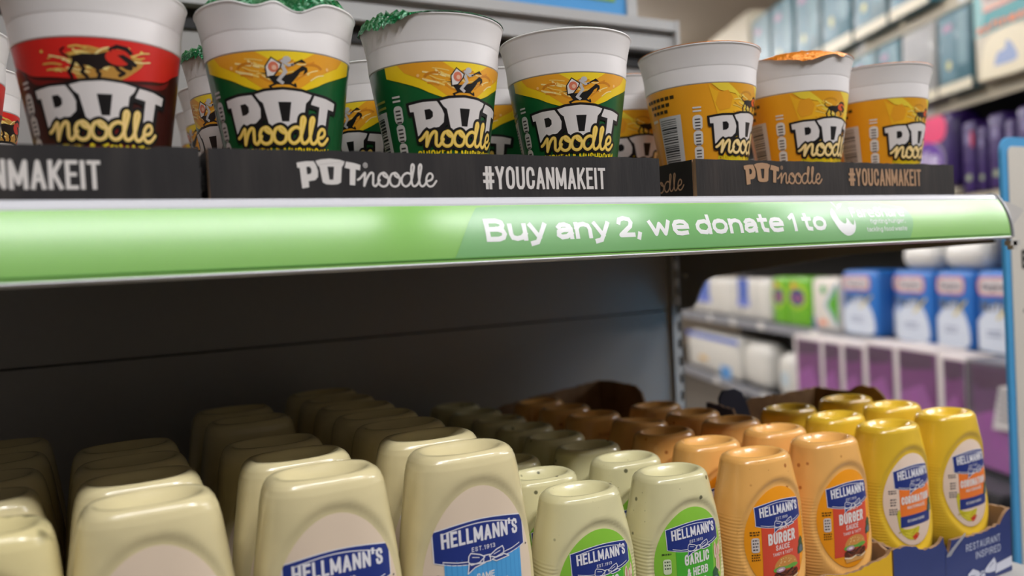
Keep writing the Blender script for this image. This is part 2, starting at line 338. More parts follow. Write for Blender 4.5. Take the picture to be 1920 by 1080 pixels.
def lamp(x0, x1, y, z, label, bare=False):  # bare tubes also shine upwards, shaped that way to brighten the ceiling
    t = empty('strip_light', label, 'ceiling light', ((x0+x1)/2, y, z), 0, 'strip lights over the aisles'); L = (x1-x0)/2
    m = MB(); m.box(-L, L, -(.02 if bare else .09), .02 if bare else .09, .021 if not bare else .07, .06 if not bare else .09); m.build('housing', mat('lamp_housing', (210, 208, 204), .5), t)
    for s in (-1, 1):
        m = MB(); m.box(s*L-.006, s*L+.006, -.09, .09, -.035, .06); m.build('end_cap', mat('lamp_housing', (210, 208, 204), .5), t)
    m = MB(); m.grid([[(x, .085*math.cos(a), .02+.05*math.sin(a)) for a in [math.pi*(1+i/8*(2 if bare else 1)) for i in range(9)]] for x in (-L, L)])
    m.build('diffuser', mat('lamp_glow', (250, 250, 254), .5, emit=LAMP_W), t)
    for s in (-.7, .7):
        m = MB(); m.box(s*L-.004, s*L+.004, -.004, .004, .07, 1.75-z); m.build('hanger', M_CHROME, t)
lamp(-.75, .74, -.55, 1.36, 'strip light hanging over the aisle before the shelf, left of the pair')
lamp(.88, 1.62, -.55, 1.36, 'strip light hanging over the aisle before the shelf, right of the pair')
lamp(2.25, 3.4, -.55, 1.36, 'strip light hanging over the aisle, third of the row')
lamp(3.55, 5.8, -.55, 1.36, 'strip light hanging further along the aisle, past the shelf end')
lamp(2.2, 4.2, 5.6, 1.5, 'added unseen strip light over the far cross aisle', True)  # added out of view to brighten the ceiling
lamp(1.9, 3.4, .5, 1.55, 'added unseen strip light over the cross aisle at the shelf end', True)  # added to lighten the right end of the back panel
lamp(-1, 2.0, 2.6, 1.62, 'added unseen strip light behind the shelf unit', True)  # put in unseen, fill light for the background aisle
lamp(3.6, 6.5, -.2, 1.6, 'added unseen strip light over the cross aisle beyond the sign')  # added for more light coming in from the right
lamp(-1, 2.4, 4.8, 1.62, 'added unseen strip light over the far aisle', True)  # unseen lamp added as fill for the far area

# ------------------------------------------------------------------ the shelf unit
ZT, ZB, YT, YB = .0445, .004, .4647, .4505      # promo strip: top and bottom edge
XE, XL, YP = .7872, -.55, .94                    # right end, left end (outside the frame), back panel plane
ZS = -.312                                       # base shelf surface
def shelf_unit():
    t = empty('shelf_unit', 'grey steel supermarket shelf unit holding noodle pots and sauce bottles', 'shelf unit', (0, 0, 0)); t.location.z = H0
    for z0, z1 in ((-.46, -.268), (-.266, -.0755), (-.0735, .117), (.119, .276)):      # back panels with thin joints
        m = MB(); m.box(XL, XE-.02, YP, YP+.012, z0, z1); m.build('back_panel', M_PANEL, t)
    m = MB(); m.box(XL, XE-.021, YP+.013, YP+.02, -H0, .3); m.build('backing', M_DARK, t)
    # upright with real slots
    for X in (XE-.0105, XL):
        m = MB(); x0, x1 = X-.0095, X+.0095; s0, s1 = X+.0005, X+.0065; y = YP-.006
        z = -H0; k = -.49
        m.box(x0, s0, y, y+.002, -H0, .29); m.box(s1, x1, y, y+.002, -H0, .29)
        zz = k
        m.box(s0, s1, y, y+.002, -H0, zz)
        while zz < .27:
            m.box(s0, s1, y, y+.002, zz+.0135, zz+.0256); zz += .0256
        m.box(x0, x1, y+.03, y+.032, -H0, .29, 1); m.box(x0, x0+.002, y, y+.03, -H0, .29); m.box(x1-.002, x1, y, y+.03, -H0, .29)
        m.build('upright', [M_RAIL, M_DARK], t, merge=False)
    m = MB(); m.box(XL, XE-.012, YP-.004, YP+.03, .276, .296, 1); m.box(XL, XE, YP-.02, YP+.04, .298, .318); m.box(XL, XE, YP-.012, YP+.036, .318, .326)  # dark strip holds the shadow gap under the rail in its colour
    m.box(XL, XE, YP-.026, YP+.046, .326, .340); m.build('top_rail', [M_RAIL, M_DARK], t, merge=False)
    m = MB(); m.box(XE-.004, XE+.002, YP-.027, YP+.047, .276, .341); m.build('rail_end_cap', M_RAIL, t)
    # base shelf
    m = MB(); m.box(XL, XE+.003, .41, YP-.006, ZS-.03, ZS); m.build('base_shelf', M_SHELF, t)
    m = MB(); m.box(XL, XE, .43, YP-.01, -H0, ZS-.5); m.build('plinth', M_SHELF, t)
    m = MB(); m.box(XE-.004, XE, .45, YP-.01, ZS-.5, ZS-.03); m.build('end_plate', M_SHELF, t)
    # upper shelf: deck, brackets, channel
    m = MB(); m.box(XL, XE-.004, YT+.012, YP-.006, ZT-.026, ZT-.001); d = m.build('shelf_deck', M_SHELF, t)
    prof = [(.478, ZT-.004), (.470, ZT-.012), (.468, -.0005), (.632, -.0055), (.862, -.028), (.879, -.034), (.890, -.048), (.899, -.064), (.908, -.071), (.932, -.075), (.932, ZT-.004)]
    for X in (XE-.004, XL):
        m = MB(); m.prism(prof, lambda u, v, dd, X=X: (X+dd, u, v), .0035); b = m.build('bracket', M_BRACKET, t)
        for (y, z) in ((.917, -.024), (.917, .016)):
            q = MB(); q.grid([[(X-.003, y+.0035*math.cos(a), z+.0035*math.sin(a)) for a in [i*math.pi/5 for i in range(10)]], [(X+.006, y+.003*math.cos(a), z+.003*math.sin(a)) for a in [i*math.pi/5 for i in range(10)]]], closed=True)
            q.face([(X-.003, y+.0035*math.cos(i*math.pi/5), z+.0035*math.sin(i*math.pi/5)) for i in range(10)]); q.build('screw', M_CHROME, b)
    # ticket channel: back plate with rolled lip top and bottom following the strip
    m = MB()
    sec = [(YT+.010, ZT+.0004), (YT+.002, ZT+.0012), (YT-.0008, ZT-.0002), (YT-.0024, ZT-.003), (YT-.0030, ZT-.0052), (YT-.0018, ZT-.0055), (YT+.0015, ZT-.006)]
    m.grid([[(x, y, z) for y, z in sec] for x in (XL, XE-.006)], smooth=False)
    sec2 = [strip_pt(v, .0005) for v in [i/10 for i in range(11)]]
    m.grid([[(x, y+.0016, z) for y, z in sec2] for x in (XL, XE-.006)], smooth=True)
    yb, zb = strip_pt(1, 0)
    sec3 = [(yb-.0010, zb+.0010), (yb-.0014, zb+.0003), (yb-.0006, zb-.0008), (yb+.003, zb-.0016), (yb+.014, zb+.0), (yb+.016, zb+.02), (YT+.012, ZT-.02)]
    m.grid([[(x, y, z) for y, z in sec3] for x in (XL, XE-.006)], smooth=False)
    c = m.build('ticket_channel', M_CHANNEL, t, merge=False)
    m = MB(); pl = [strip_pt(i/8, .002) for i in range(9)]+[(yb+.004, zb-.003), (YT+.016, zb+.014), (YT+.016, ZT+.001), (YT+.004, ZT+.003)]
    pl = [(y, z) for y, z in pl][::-1]
    m.prism(pl, lambda u, v, dd: (XE-.006+dd, u, v), .0022); m.build('end_cap', mat('grey_end_cap', (150, 150, 152), .4), c)
    m = MB(); m.box(XE-.003, XE+.012, YT-.012, YT-.006, -.004, .001); m.box(XE+.001, XE+.007, YT-.012, YT-.006, -.008, .0); m.build('clip', mat('clear_clip', (190, 186, 180), .3), c)
def strip_pt(v, lift):
    """profile of the bulging promo strip: v 0 top to 1 bottom -> (y, z)"""
    bul = .0040*4*v*(1-v)
    dy, dz = YB-YT, ZB-ZT; L = math.hypot(dy, dz); n = (dz/L, -dy/L)      # outward (towards -y)
    y = YT+dy*v+n[0]*(bul+lift); z = ZT+dz*v+n[1]*(bul+lift)
    return y, z
shelf_unit()
def ribbed(name, c):
    """print under clear extruded plastic: fine ribs along the shelf smear reflections up and down only"""
    m = mat(name, c, .24); nt = m.node_tree; b = nt.nodes['Principled BSDF']; b.inputs['IOR'].default_value = 1.95
    b.inputs['Anisotropic'].default_value = 1.0
    cx = nt.nodes.new('ShaderNodeCombineXYZ'); cx.inputs[0].default_value = 0; cx.inputs[1].default_value = -.33; cx.inputs[2].default_value = -.944
    nt.links.new(cx.outputs[0], b.inputs['Tangent']); return m
def promo_strip():
    VT, VBm = .13, .985                         # printed insert between the lips
    m_green = ribbed('promo_green', (138, 196, 96))
    t = empty('promo_strip', 'long glossy green promotional strip along the upper shelf edge', 'promotional strip', (0, 0, 0))
    def fn(x, v, d):                            # v in units of the strip height from the top
        y, z = strip_pt(v, .0008+d); return (x, y, z)
    m = MB(); xs = [XL+i*(XE-.008-XL)/40 for i in range(41)]
    m.grid([[fn(x, VT+(VBm-VT)*j/32, 0) for x in xs] for j in range(33)], flip=True)
    base = m.build('insert', m_green, t, merge=False)
    k = math.hypot(YB-YT, ZB-ZT)
    P = Print(lambda u, w, d: fn(u, -w/k, d), cell=.01, base=.0003, vk=.25)
    teal = ribbed('promo_teal', (122, 182, 112))
    P.fill(smooth([(.205, -.0408), (.222, -.012), (.235, -.0068), (.30, -.0066)], 4)+[(.60, -.0066)]+smooth([(.634, -.012), (.640, -.024), (.632, -.0408)], 4), teal, 0)
    w_ = ribbed('promo_white', (240, 240, 238))
    P.text('Buy any 2, we donate 1 to', .2275, -.0312, .0153, w_, w=.88, T=.205, layer=1, width=.3045, gap=.06)
    P.text('FareShare', .564, -.0212, .0092, w_, w=.6, T=.14, layer=1, width=.067, gap=.06)
    P.text('fighting hunger,', .6295, -.0268, .0038, w_, w=.6, T=.13, layer=1, width=.045, align='r', gap=.07)
    P.text('tackling food waste', .6295, -.0336, .0038, w_, w=.6, T=.13, layer=1, width=.051, align='r', gap=.07)
    # apple-shaped arm emblem
    P.fill(smooth([(.5445, -.0125), (.5405, -.017), (.5415, -.024), (.5465, -.032), (.5545, -.0362), (.5625, -.034), (.566, -.028), (.566, -.0225)], 4)
           +smooth([(.566, -.0225), (.5638, -.0275), (.561, -.0262), (.5575, -.0215), (.556, -.0248), (.5535, -.0262), (.549, -.0235), (.5465, -.018), (.5445, -.0125)], 4)[1:], w_, 1)
    P.fill([(.5500, -.0135), (.5535, -.0085), (.559, -.008), (.5555, -.0115)], w_, 1); P.stroke([(.5478, -.0062), (.551, -.0125)], .0008, w_, 1)
    for x0, x1 in ((XL, XE-.01),):
        P.rect(x0, -.0407, x1, -.0400, (88, 150, 66), 1)
    P.build('promo_lettering', base)
promo_strip()

# ------------------------------------------------------------------ header sign on the top rail
def header():
    t = empty('header_sign', 'blue header sign with green panel standing on the top rail', 'sign', (0, YP, .341))
    m = MB(); m.box(-.2, .716, .0, .006, .006, .34); b = m.build('board', mat('header_blue', (62, 146, 206), .4), t)
    m = MB(); m.box(-.2, .722, -.003, .010, 0, .006); m.build('lower_rail', mat('white_edge', (214, 214, 214), .35), t)
    m = MB(); m.box(.7165, .734, -.003, .010, .006, .35); m.build('end_post', M_RAIL, t)
    m = MB(); m.box(-.17, .697, -.0012, -.0002, .025, .33); m.build('green_panel', mat('header_green', (120, 168, 50), .4), b)
header()

# ------------------------------------------------------------------ black trays under the noodle pots
ZD = ZT-.001
def torn(x0, x1, z, amp, n, seed, dips=()):
    r = random.Random(seed); out = []
    for i in range(n+1):
        x = x0+(x1-x0)*i/n; out.append((x, z+r.uniform(-amp, amp)-sum(d for a, b, d in dips if a < x < b)))
    return out
def tray(x0, label, m_out, c_ink, seed, wear=(), txt=True, zt=.0735, reg_off=0, lz=0):
    Wd, Dp, th = .31, .425, .003; y0 = YT+.003; h = zt-ZD
    t = empty('cardboard_tray', label, 'tray', (x0, y0, ZD), 0, 'black cardboard trays under the noodle pots')
    m = MB(); m.box(th, Wd-th, th, Dp-th, .0002, .003); m.build('base', M_KRAFT, t)
    mats = [m_out, M_KRAFT, M_KRAFT]
    top = torn(0, Wd, h, .00035, 60, seed, wear)
    poly = [(0, .0004), (.003, 0), (Wd-.003, 0), (Wd, .0004)]+top[::-1]
    m = MB(); m.prism(poly, lambda u, v, d: (u, d, v), th, 0, 1, 2); f = m.build('front_panel', mats, t)
    m = MB(); m.prism([(0, 0), (Wd, 0), (Wd, h), (0, h)], lambda u, v, d: (u, Dp-th+d, v), th, 1, 0, 2); m.build('back_panel', mats, t)
    tp = torn(th+.0012, Dp-th, h, .0003, 40, seed+5)
    for sx in (0, 1):
        m = MB(); m.prism([(th+.0012, 0), (Dp-th, 0)]+tp[::-1], (lambda u, v, d: (d, u, v)) if sx == 0 else (lambda u, v, d: (Wd-th+d, u, v)), th, 0 if sx == 0 else 1, 1 if sx == 0 else 0, 2)
        sp = m.build('side_panel', mats, t)
        if sx == 0 and txt:
            P = Print(lambda u, v, d: (-d, -u, v), curved=False)
            noodle(P, -.064, .0085, .050, c_ink, .0011, 1); pot_logo(P, -.092, .0085, .036, c_ink, 1)
            P.build('side_lettering', sp)
    P = Print(lambda u, v, d: (u, -d, v), curved=False)
    pot_logo(P, .0668, .0080+lz, .0372, c_ink, 1); noodle(P, .0835, .0088+lz, .0505, c_ink, .0013, 1)
    P.stroke(arc(.0886, .0218+lz, .0012, .0014, 0, 360, 12), .0004, c_ink, 1, closed=True); P.text('R', .08825, .0211+lz, .0014, c_ink, w=.6, T=.2, layer=1)
    P.build('brand_lettering', f); P = Print(lambda u, v, d: (u, -d, v), curved=False)
    P.text('#YOUCANMAKEIT', .1665, .0075+lz, .0148, c_ink, w=.42, T=.138, layer=1, width=.0955, gap=.06)
    # specks of bare board along the bottom crease
    r = random.Random(seed)
    for i in range(9):
        x = r.uniform(.01, Wd-.01); P.oval(x, .0012, .0005, .0004, (150, 120, 90), 1, 6)
    P.build('slogan_lettering', f)
    return t
tray(.0695-.3145, 'black noodle tray at the far left, running out of the picture', M_TRAYBLACK, (214, 208, 202), 3, [(.25, .285, .0007)])
tray(.0695, 'middle black noodle tray with white lettering under the green pots', M_TRAYBLACK, (214, 208, 202), 11)
tray(.4139, 'right-hand noodle tray with tan lettering under the orange pots', M_TRAYBROWN, (176, 138, 104), 19, lz=.0028)

# ------------------------------------------------------------------ noodle pots
H_P = .117
def cup_r(h):
    pr = [(0, .0300), (.0872, .0437), (.0876, .0443), (.1003, .0452), (.1007, .0454), (.106, .0464), (.110, .0473), (.1145, .0485), (.1165, .0489)]
    for (a, ra), (b, rb) in zip(pr, pr[1:]):
        if h <= b: return ra+(rb-ra)*(h-a)/(b-a)
    return pr[-1][1]
def cup_mesh(deform=None, name='cup'):
    hs = [0, .001, .02, .04, .06, .08, .0870, .0872, .0876, .0880, .094, .0998, .1003, .1007, .1012, .106, .110, .1125, .1145, .1158]
    prof = [(.004, .002), (.026, .002), (.0285, .0)]+[(cup_r(h)-(.0006 if h < .0015 else 0), h) for h in hs]
    prof += [(.0490, .1160), (.0494, .1166), (.0490, .1173), (.0478, .1174), (.0468, .1168), (.0466, .115), (.0450, .105), (.0435, .09), (.030, .004)]
    rows = lathe_rows(prof, 96)
    if deform: rows = [[deform(p) for p in r] for r in rows]
    m = MB(); m.grid(rows, closed=True); m.face(rows[0][::-1]); m.face(rows[-1])
    me = m.mesh(name, [M_CUP])
    return me
def ang(p): return (math.degrees(math.atan2(p[1], p[0]))+90+540) % 360-180        # 0 = front of the label, + towards +x
def bumpf(a, c, w): return math.exp(-((a-c)/w)**2)
def dent(p):                                       # the buckled rim of the damaged pot
    x, y, z = p; a = ang(p); k = max(0, min(1, (z-.088)/.03))**1.6; r = math.hypot(x, y)
    if k <= 0 or r < .02: return p
    dz = -.0042*bumpf(a, -16, 12)-.0070*bumpf(a, 16, 13)+.001*bumpf(a, -1, 7)
    dr = -.0055*bumpf(a, 8, 18)-.002*bumpf(a, -16, 12)
    q = (r+dr*k)/r
    return (x*q, y*q, z+dz*k)
def foil_mesh(m, droops, deform=None, dome=.0015, seed=1, name='foil_lid', R=.0491, soft=False, crumple=0):
    """foil disc on the rim; droops = (angle, width, drop) tabs hanging over the edge"""
    r = random.Random(seed); n = 144; rows = []
    nz = [r.uniform(-1, 1) for _ in range(n)]
    if soft: nz = [.5*sum(nz[(j+k) % n] for k in range(-4, 5))/2.2 for j in range(n)]
    def drop(j):
        a = (j*360/n+90+540) % 360-180
        return sum(d*bumpf(a, c, w) for c, w, d in droops)*(1+.3*nz[j])
    for fr in (0.02, .3, .6, .85, .97, 1.0):
        row = []
        for j in range(n):
            th = 2*math.pi*j/n; D = drop(j)
            z = .1178+dome*(1-fr**3)+(.0012*nz[j]*min(1, D*400) if fr > .5 else 0)
            if fr == .97: z += min(D*.35, .004)
            if .2 < fr < .9: z += crumple*(.5+.5*nz[(j*7+int(fr*40)) % n])
            p = (R*fr*math.cos(th), R*fr*math.sin(th), z); row.append(deform(p) if deform else p)
        rows.append(row)
    for s in (.25, .6, 1):
        row = []
        for j in range(n):
            th = 2*math.pi*j/n; D = max(drop(j), .0004)
            q = R+.0004+.0014*s*min(1, D*300)*(1+.5*nz[j]*s)
            p = (q*math.cos(th), q*math.sin(th), .1178-D*s); row.append(deform(p) if deform else p)
        rows.append(row)
    mb = MB(); mb.grid(rows, closed=True); mb.face(rows[0])
    return mb.mesh(name, [m])
RL = .0375                                          # radius at which label lengths are measured
def sleeve_fn(u, v, d):                             # u along the label (0 = front), v height above the base
    a = u/RL-math.pi/2; r = cup_r(v)+.0004+d
    return (r*math.cos(a), r*math.sin(a), v)
def sleeve_mesh(m, h0=.003, h1=.0869):
    rows = [[sleeve_fn(RL*2*math.pi*j/72, h0+(h1-h0)*i/6, 0) for j in range(72)] for i in range(7)]
    mb = MB(); mb.grid(rows, closed=True); return mb.mesh('sleeve', [m])
def squiggles(P, cx, cy, w, h, cols, n, layer, seed):
    r = random.Random(seed)
    for i in range(n):
        x, y = cx+r.uniform(-w, w), cy+r.uniform(-h, h); L = r.uniform(.004, .009); b = r.uniform(-.002, .002); s = .0025*(1 if x < cx else -1)
        P.stroke(smooth([(x-L/2, y+s*.4), (x, y+b), (x+L/2, y-s*.4+b)], 4), r.uniform(.0006, .0012), cols[i % len(cols)], layer, cap='round')
def nutrition(P, x, y1, dark=(70, 64, 64), light=(214, 210, 206), n=5, w=.0070, hh=.0115):
    for i in range(n):
        y = y1-i*(hh+.0004); P.rrect(x-w/2, y-hh, x+w/2, y, w*.42, light, 2)
        for k in range(4): P.rect(x-w*.28, y-.0028-k*.0024, x+w*.28, y-.0038-k*.0024, dark, 3)
    for k in range(2): P.rect(x-w*.42, y1+.0024+k*.0026, x+w*.42, y1+.0036+k*.0026, light if dark[0] < 90 else dark, 2)
def barcode(P, x, y0, w, h, seed):
    P.rect(x-w/2, y0, x+w/2, y0+h, (205, 202, 200), 2); r = random.Random(seed); y = y0+.002
    while y < y0+h-.0025:
        b = r.choice((.0005, .0009, .0014)); P.rect(x-w/2+.0012, y, x+w/2-.004, y+b, (40, 38, 40), 3); y += b+r.choice((.0006, .0009, .0013))
def ox(P, cx, y0, k, c, layer, sun, q=.68):
    """small black ox standing on the lettering, red-orange disc at the shoulder"""
    f = lambda L: [(cx+x*k, y0+y*k*q) for x, y in L]
    P.fill(f([(-52, 58), (-30, 66), (-6, 66), (8, 74), (26, 72), (40, 62), (48, 46), (54, 34), (50, 26), (40, 28), (34, 34), (24, 32), (14, 34), (4, 30), (0, 22), (-8, 20), (-22, 32), (-36, 34), (-44, 42)]), c, layer)
    for L in ([(-46, 44), (-50, 28), (-56, 14), (-52, 0)], [(-36, 38), (-30, 22), (-34, 12), (-26, 0)], [(-4, 34), (-8, 16), (-4, 8), (-6, 0)], [(22, 36), (28, 24), (38, 16), (30, 8)]): P.stroke(f(L), 6*k, c, layer)
    P.stroke(f([(-52, 56), (-64, 66), (-66, 78), (-60, 84)]), 3*k, c, layer)
    P.oval(cx+28*k, y0+60*k*q, 22*k, 24*k*q, sun, layer+1); P.stroke(f([(16, 82), (26, 92), (42, 88), (48, 78)]), 8*k, c, layer+1)
    P.fill(f([(26, 66), (36, 70), (52, 58), (62, 44), (58, 38), (46, 42), (36, 54)]), c, layer+2)
def rider(P, cx, y0, k, layer):
    """small black hen with a grey-clad rider holding a tall shield"""
    f = lambda L: [(cx+x*k, y0+y*k*.84) for x, y in L]; Bk = (24, 22, 22); Gy = (196, 192, 190)
    P.fill(f([(-58, 46), (-40, 44), (-30, 20), (-22, 6), (18, 6), (26, 16), (38, 34), (46, 50), (58, 58), (54, 40), (66, 54), (64, 66), (52, 72), (40, 60), (24, 44), (4, 36), (-20, 34), (-40, 40)]), Bk, layer)
    P.stroke(f([(-18, 8), (-34, 0), (-30, -6)]), 5*k, Bk, layer); P.stroke(f([(20, 8), (34, 0), (32, 8)]), 5*k, Bk, layer)
    P.stroke(f([(0, 70), (8, 48), (-4, 30), (-10, 20), (-2, 12)]), 9*k, Gy, layer+1); P.stroke(f([(0, 84), (16, 70), (26, 74)]), 7*k, Gy, layer+1)
    P.oval(cx+12*k, y0+90*k*.84, 10*k, 9*k, Gy, layer+1); P.stroke(f([(24, 72), (46, 88)]), 4*k, Bk, layer+1); P.fill(f([(40, 84), (62, 82), (50, 94)]), Bk, layer+1)
    sh = f([(-40, 30), (-42, 66), (-26, 96), (-2, 74), (-6, 60), (-22, 34)])
    P.fill(sh, (232, 226, 220), layer+2); P.stroke(sh, 3.2*k, Bk, layer+3, closed=True); P.oval(cx-22*k, y0+64*k*.84, 13*k, 15*k, (222, 122, 92), layer+3); P.oval(cx-20*k, y0+62*k*.84, 6*k, 7*k, (240, 190, 160), layer+4)
def flavour_print(P, kind):
    TOP = .0869
    if kind == 'beef':
        red, dk, mid = (214, 38, 30), (66, 22, 16), (136, 32, 24)
        P.fill([(-.050, TOP), (-.050, .0770)]+smooth([(-.050, .0770), (-.042, .0735), (-.034, .0690), (-.024, .0675), (-.012, .0660), (0, .0655), (.012, .0660), (.024, .0675), (.034, .0690), (.041, .0735), (.050, .077)], 3)+[(.050, TOP)], red, 1)
        P.fill(smooth([(-.024, .0655), (-.032, .067), (-.038, .0705), (-.034, .065), (-.024, .063), (.0, .0605), (.024, .063), (.034, .065), (.038, .0705), (.032, .067), (.024, .0655), (0, .0630), (-.024, .0655)], 3), (120, 24, 20), 2)
        P.fill([(-.024, .003), (.024, .003), (.020, .030), (.012, .046), (-.012, .046), (-.020, .030)], mid, 1); P.fill([(-.016, .003), (.016, .003), (.012, .030), (-.012, .030)], (172, 44, 32), 2)
        P.fill(smooth([(-.014, .0790), (-.004, .0815), (.010, .081), (.020, .077), (.016, .071), (.006, .0645), (-.008, .0645), (-.012, .071), (-.014, .0790)], 4), (190, 140, 62), 3)
        squiggles(P, 0, .0758, .022, .0065, ((234, 206, 120), (216, 172, 80), (240, 220, 150)), 26, 4, 4); P.oval(-.0255, .0805, .0008, .0008, (226, 190, 90), 4); P.oval(.019, .0820, .0008, .0008, (226, 190, 90), 4)
        ox(P, .001, .0670, .00026, (26, 14, 12), 6, (206, 44, 28)); line, lc, nc = 'BEEF & TOMATO', (238, 214, 40), (238, 206, 110)
        nutrition(P, -.0415, .061)
    elif kind == 'chicken':
        yl, og = (244, 206, 24), (236, 164, 36)
        P.fill([(-.047, TOP), (-.047, .0800)]+smooth([(-.047, .0800), (-.036, .0756), (-.026, .0714), (-.017, .0668), (0, .062), (.017, .0668), (.026, .0714), (.036, .0756), (.047, .0800)], 3)+[(.047, TOP)], yl, 1)
        P.fill([(-.038, TOP), (-.034, .0815), (-.020, .0740), (-.010, .066), (.010, .066), (.020, .0740), (.034, .0815), (.038, TOP), (.018, TOP), (.010, .082), (-.004, .082), (-.012, TOP)], og, 2)
        P.fill([(-.012, TOP), (-.004, .0815), (.010, .0815), (.018, TOP)], (248, 214, 40), 2)
        squiggles(P, 0, .0768, .020, .006, ((246, 208, 110), (220, 140, 30), (250, 224, 150)), 30, 3, 9)
        for sx in (-1, 1):
            P.stroke(arc(sx*.0165, .0780, .0055, .0024, 20, 170, 8), .0016, (208, 130, 26), 3); P.oval(sx*.026, .0790, .0009, .001, (250, 196, 120), 4)
        P.fill([(-.022, .003), (.022, .003), (.018, .024), (-.018, .024)], (34, 128, 60), 1)
        rider(P, .001, .0672, .00020, 5); line, lc, nc = 'CHICKEN & MUSHROOM', (244, 214, 30), (244, 206, 84)
        nutrition(P, -.0420, .062); barcode(P, -.060, .020, .015, .040, 3)
        for k in range(3): P.rect(-.066, .066-k*.004, -.052, .0675-k*.004, (150, 150, 60), 2)
    else:
        P.fill([(-.034, TOP)]+smooth([(-.034, TOP), (-.028, .081), (-.012, .078), (.0, .072), (.010, .062)], 4)+[(.010, .003), (-.020, .003), (-.024, .05)], (244, 182, 34), 1)
        P.fill([(-.032, TOP), (-.026, .0815), (-.014, .079), (-.004, .068), (.006, .058), (.018, .056), (.034, .066), (.046, TOP)], (240, 210, 60), 2)
        P.fill([(-.020, .003), (.046, .003), (.046, .052), (-.014, .050), (-.018, .03)], (244, 200, 26), 2)
        P.fill([(-.020, TOP), (-.006, .075), (.004, .064), (.012, .060), (.016, .076), (.006, TOP)], (226, 160, 28), 3); P.fill([(-.027, .080), (-.020, .0815), (-.016, .076), (-.018, .068), (-.026, .066), (-.029, .072)], (234, 160, 34), 3)
        squiggles(P, .003, .0700, .018, .009, ((246, 220, 120), (216, 150, 30), (240, 200, 90)), 26, 4, 14)
        P.stroke(arc(-.003, .0785, .0055, .0024, 20, 170, 8), .0016, (204, 140, 26), 4)
        ox(P, .0035, .0668, .00018, (26, 24, 22), 6, (226, 90, 30)); line, lc, nc = 'ORIGINAL CURRY', (214, 196, 24), (246, 214, 130)
        nutrition(P, -.0420, .064, light=(226, 224, 220)); barcode(P, -.064, .020, .020, .046, 8)
        for k, (a, b) in enumerate(((-.086, -.060), (-.082, -.063), (-.080, -.066))):
            x = a
            while x < b:
                P.rect(x, .0790-k*.0050, x+.0032, .0815-k*.0050, (60, 44, 14), 2); x += .0042
        P.rect(-.083, .0635, -.076, .0655, (240, 226, 200), 2)
    P.text(line, 0, .0256, .0068, lc, w=.62, T=.2, layer=6, width=.054 if kind != 'chicken' else .062, align='c')
    pot_logo(P, 0, .0394, .066, (224, 218, 214), 10, outline=BLACK, ow=.0034, ky=.83)
    noodle(P, -.0285, .0338, .0575, BLACK, .0054, 13); noodle(P, -.0285, .0338, .0575, nc, .0021, 14)
    noodle(P, -.0285, .0340, .0575, tuple(min(255, x+14) for x in nc[:2])+(nc[2]+40,), .0008, 15)
KINDS = {'beef': ((64, 20, 15), M_REDFOIL), 'chicken': ((20, 92, 46), M_GREENFOIL), 'curry': ((240, 164, 34), M_ORANGEFOIL)}
CUP = cup_mesh(); CUPD = cup_mesh(dent, 'dented_cup'); SLV = {}; PRT = {}; FOIL = {}
for kd, (c, fm) in KINDS.items():
    SLV[kd] = sleeve_mesh(mat('sleeve_'+kd, c, .32, coat=.25)); FOIL[kd] = foil_mesh(fm, [], seed=2, R=.0476 if kd != 'curry' else .0488)
def pot(kind, x, y, phi, label, group, droops=None, dented=False, dome=.0015, face_cam=True):
    rz = (math.atan2(-y, -x)+math.pi/2 if face_cam else 0)+math.radians(phi)
    t = empty('noodle_pot', label, 'noodle pot', (x, y, ZD+.0032), rz, group)
    link('cup', CUPD if dented else CUP, t); s = link('sleeve', SLV[kind], t)
    if kind not in PRT:
        P = Print(sleeve_fn, cell=.0024, lift=.00005, vk=6); flavour_print(P, kind); o = P.build('sleeve_print', s); PRT[kind] = o.data
    else: link('sleeve_print', PRT[kind], s)
    link('foil_lid', foil_mesh(KINDS[kind][1], droops, dent if dented else None, dome, 5, 'foil_lid', .0480 if dented else .0491, kind == 'curry', .006 if dented else 0) if droops else FOIL[kind], t)
    return t
GR, GG, GO = 'red beef noodle pots', 'green chicken noodle pots', 'orange curry noodle pots'
YR = (.515, .622, .729, .836)
pot('beef', .0222, .530, 0, 'large red beef noodle pot nearest the camera, front right of its tray', GR)
pot('chicken', .1245, .5265, 1, 'green noodle pot with a buckled rim, first in the middle tray front row', GG, [(-18, 9, .0012), (15, 12, .0014)], True, .009)
pot('chicken', .2290, .5205, 26, 'green noodle pot with crumpled foil at its left rim, middle of the front row', GG, [(-64, 22, .007), (-100, 20, .004)], False, .002)
pot('chicken', .3365, .5185, 11, 'green noodle pot with a clean rim, last in the middle tray front row', GG)
pot('curry', .4640, YR[0], 60, 'orange noodle pot first in the front row of the right-hand tray', GO)
pot('curry', .5735, YR[0], 46, 'orange noodle pot with torn orange foil on its rim, middle of three', GO, [(-34, 13, .0075), (-56, 14, .0035), (4, 6, .0035), (-14, 14, .002)])
pot('curry', .6820, YR[0], 60, 'orange noodle pot at the right end of the right-hand tray', GO)
pot('beef', -.0740, YR[1], 30, 'red noodle pot in the second row, cut by the left picture edge', GR)
pot('beef', -.0710, YR[2], 60, 'red noodle pot in the third row, seen left of the large red pot', GR)
pot('chicken', .1290, .635, -48, 'green noodle pot with drooping green foil, behind the buckled pot', GG, [(20, 26, .008), (60, 20, .005), (-20, 16, .005)], False, .004)
pot('chicken', .1390, .745, -70, 'green noodle pot in the third row, left end of the middle tray', GG)
pot('chicken', .1470, .845, -120, 'plain white-topped noodle pot in the fourth row of the middle tray', GG)
pot('chicken', .2330, .640, -42, 'green noodle pot in the second row, seen between the first two green pots', GG)
pot('chicken', .3380, .632, -38, 'green noodle pot in the second row, seen between the last two green pots', GG)
pot('curry', .4630, YR[1], 30, 'orange noodle pot in the second row, behind the first orange pot', GO)

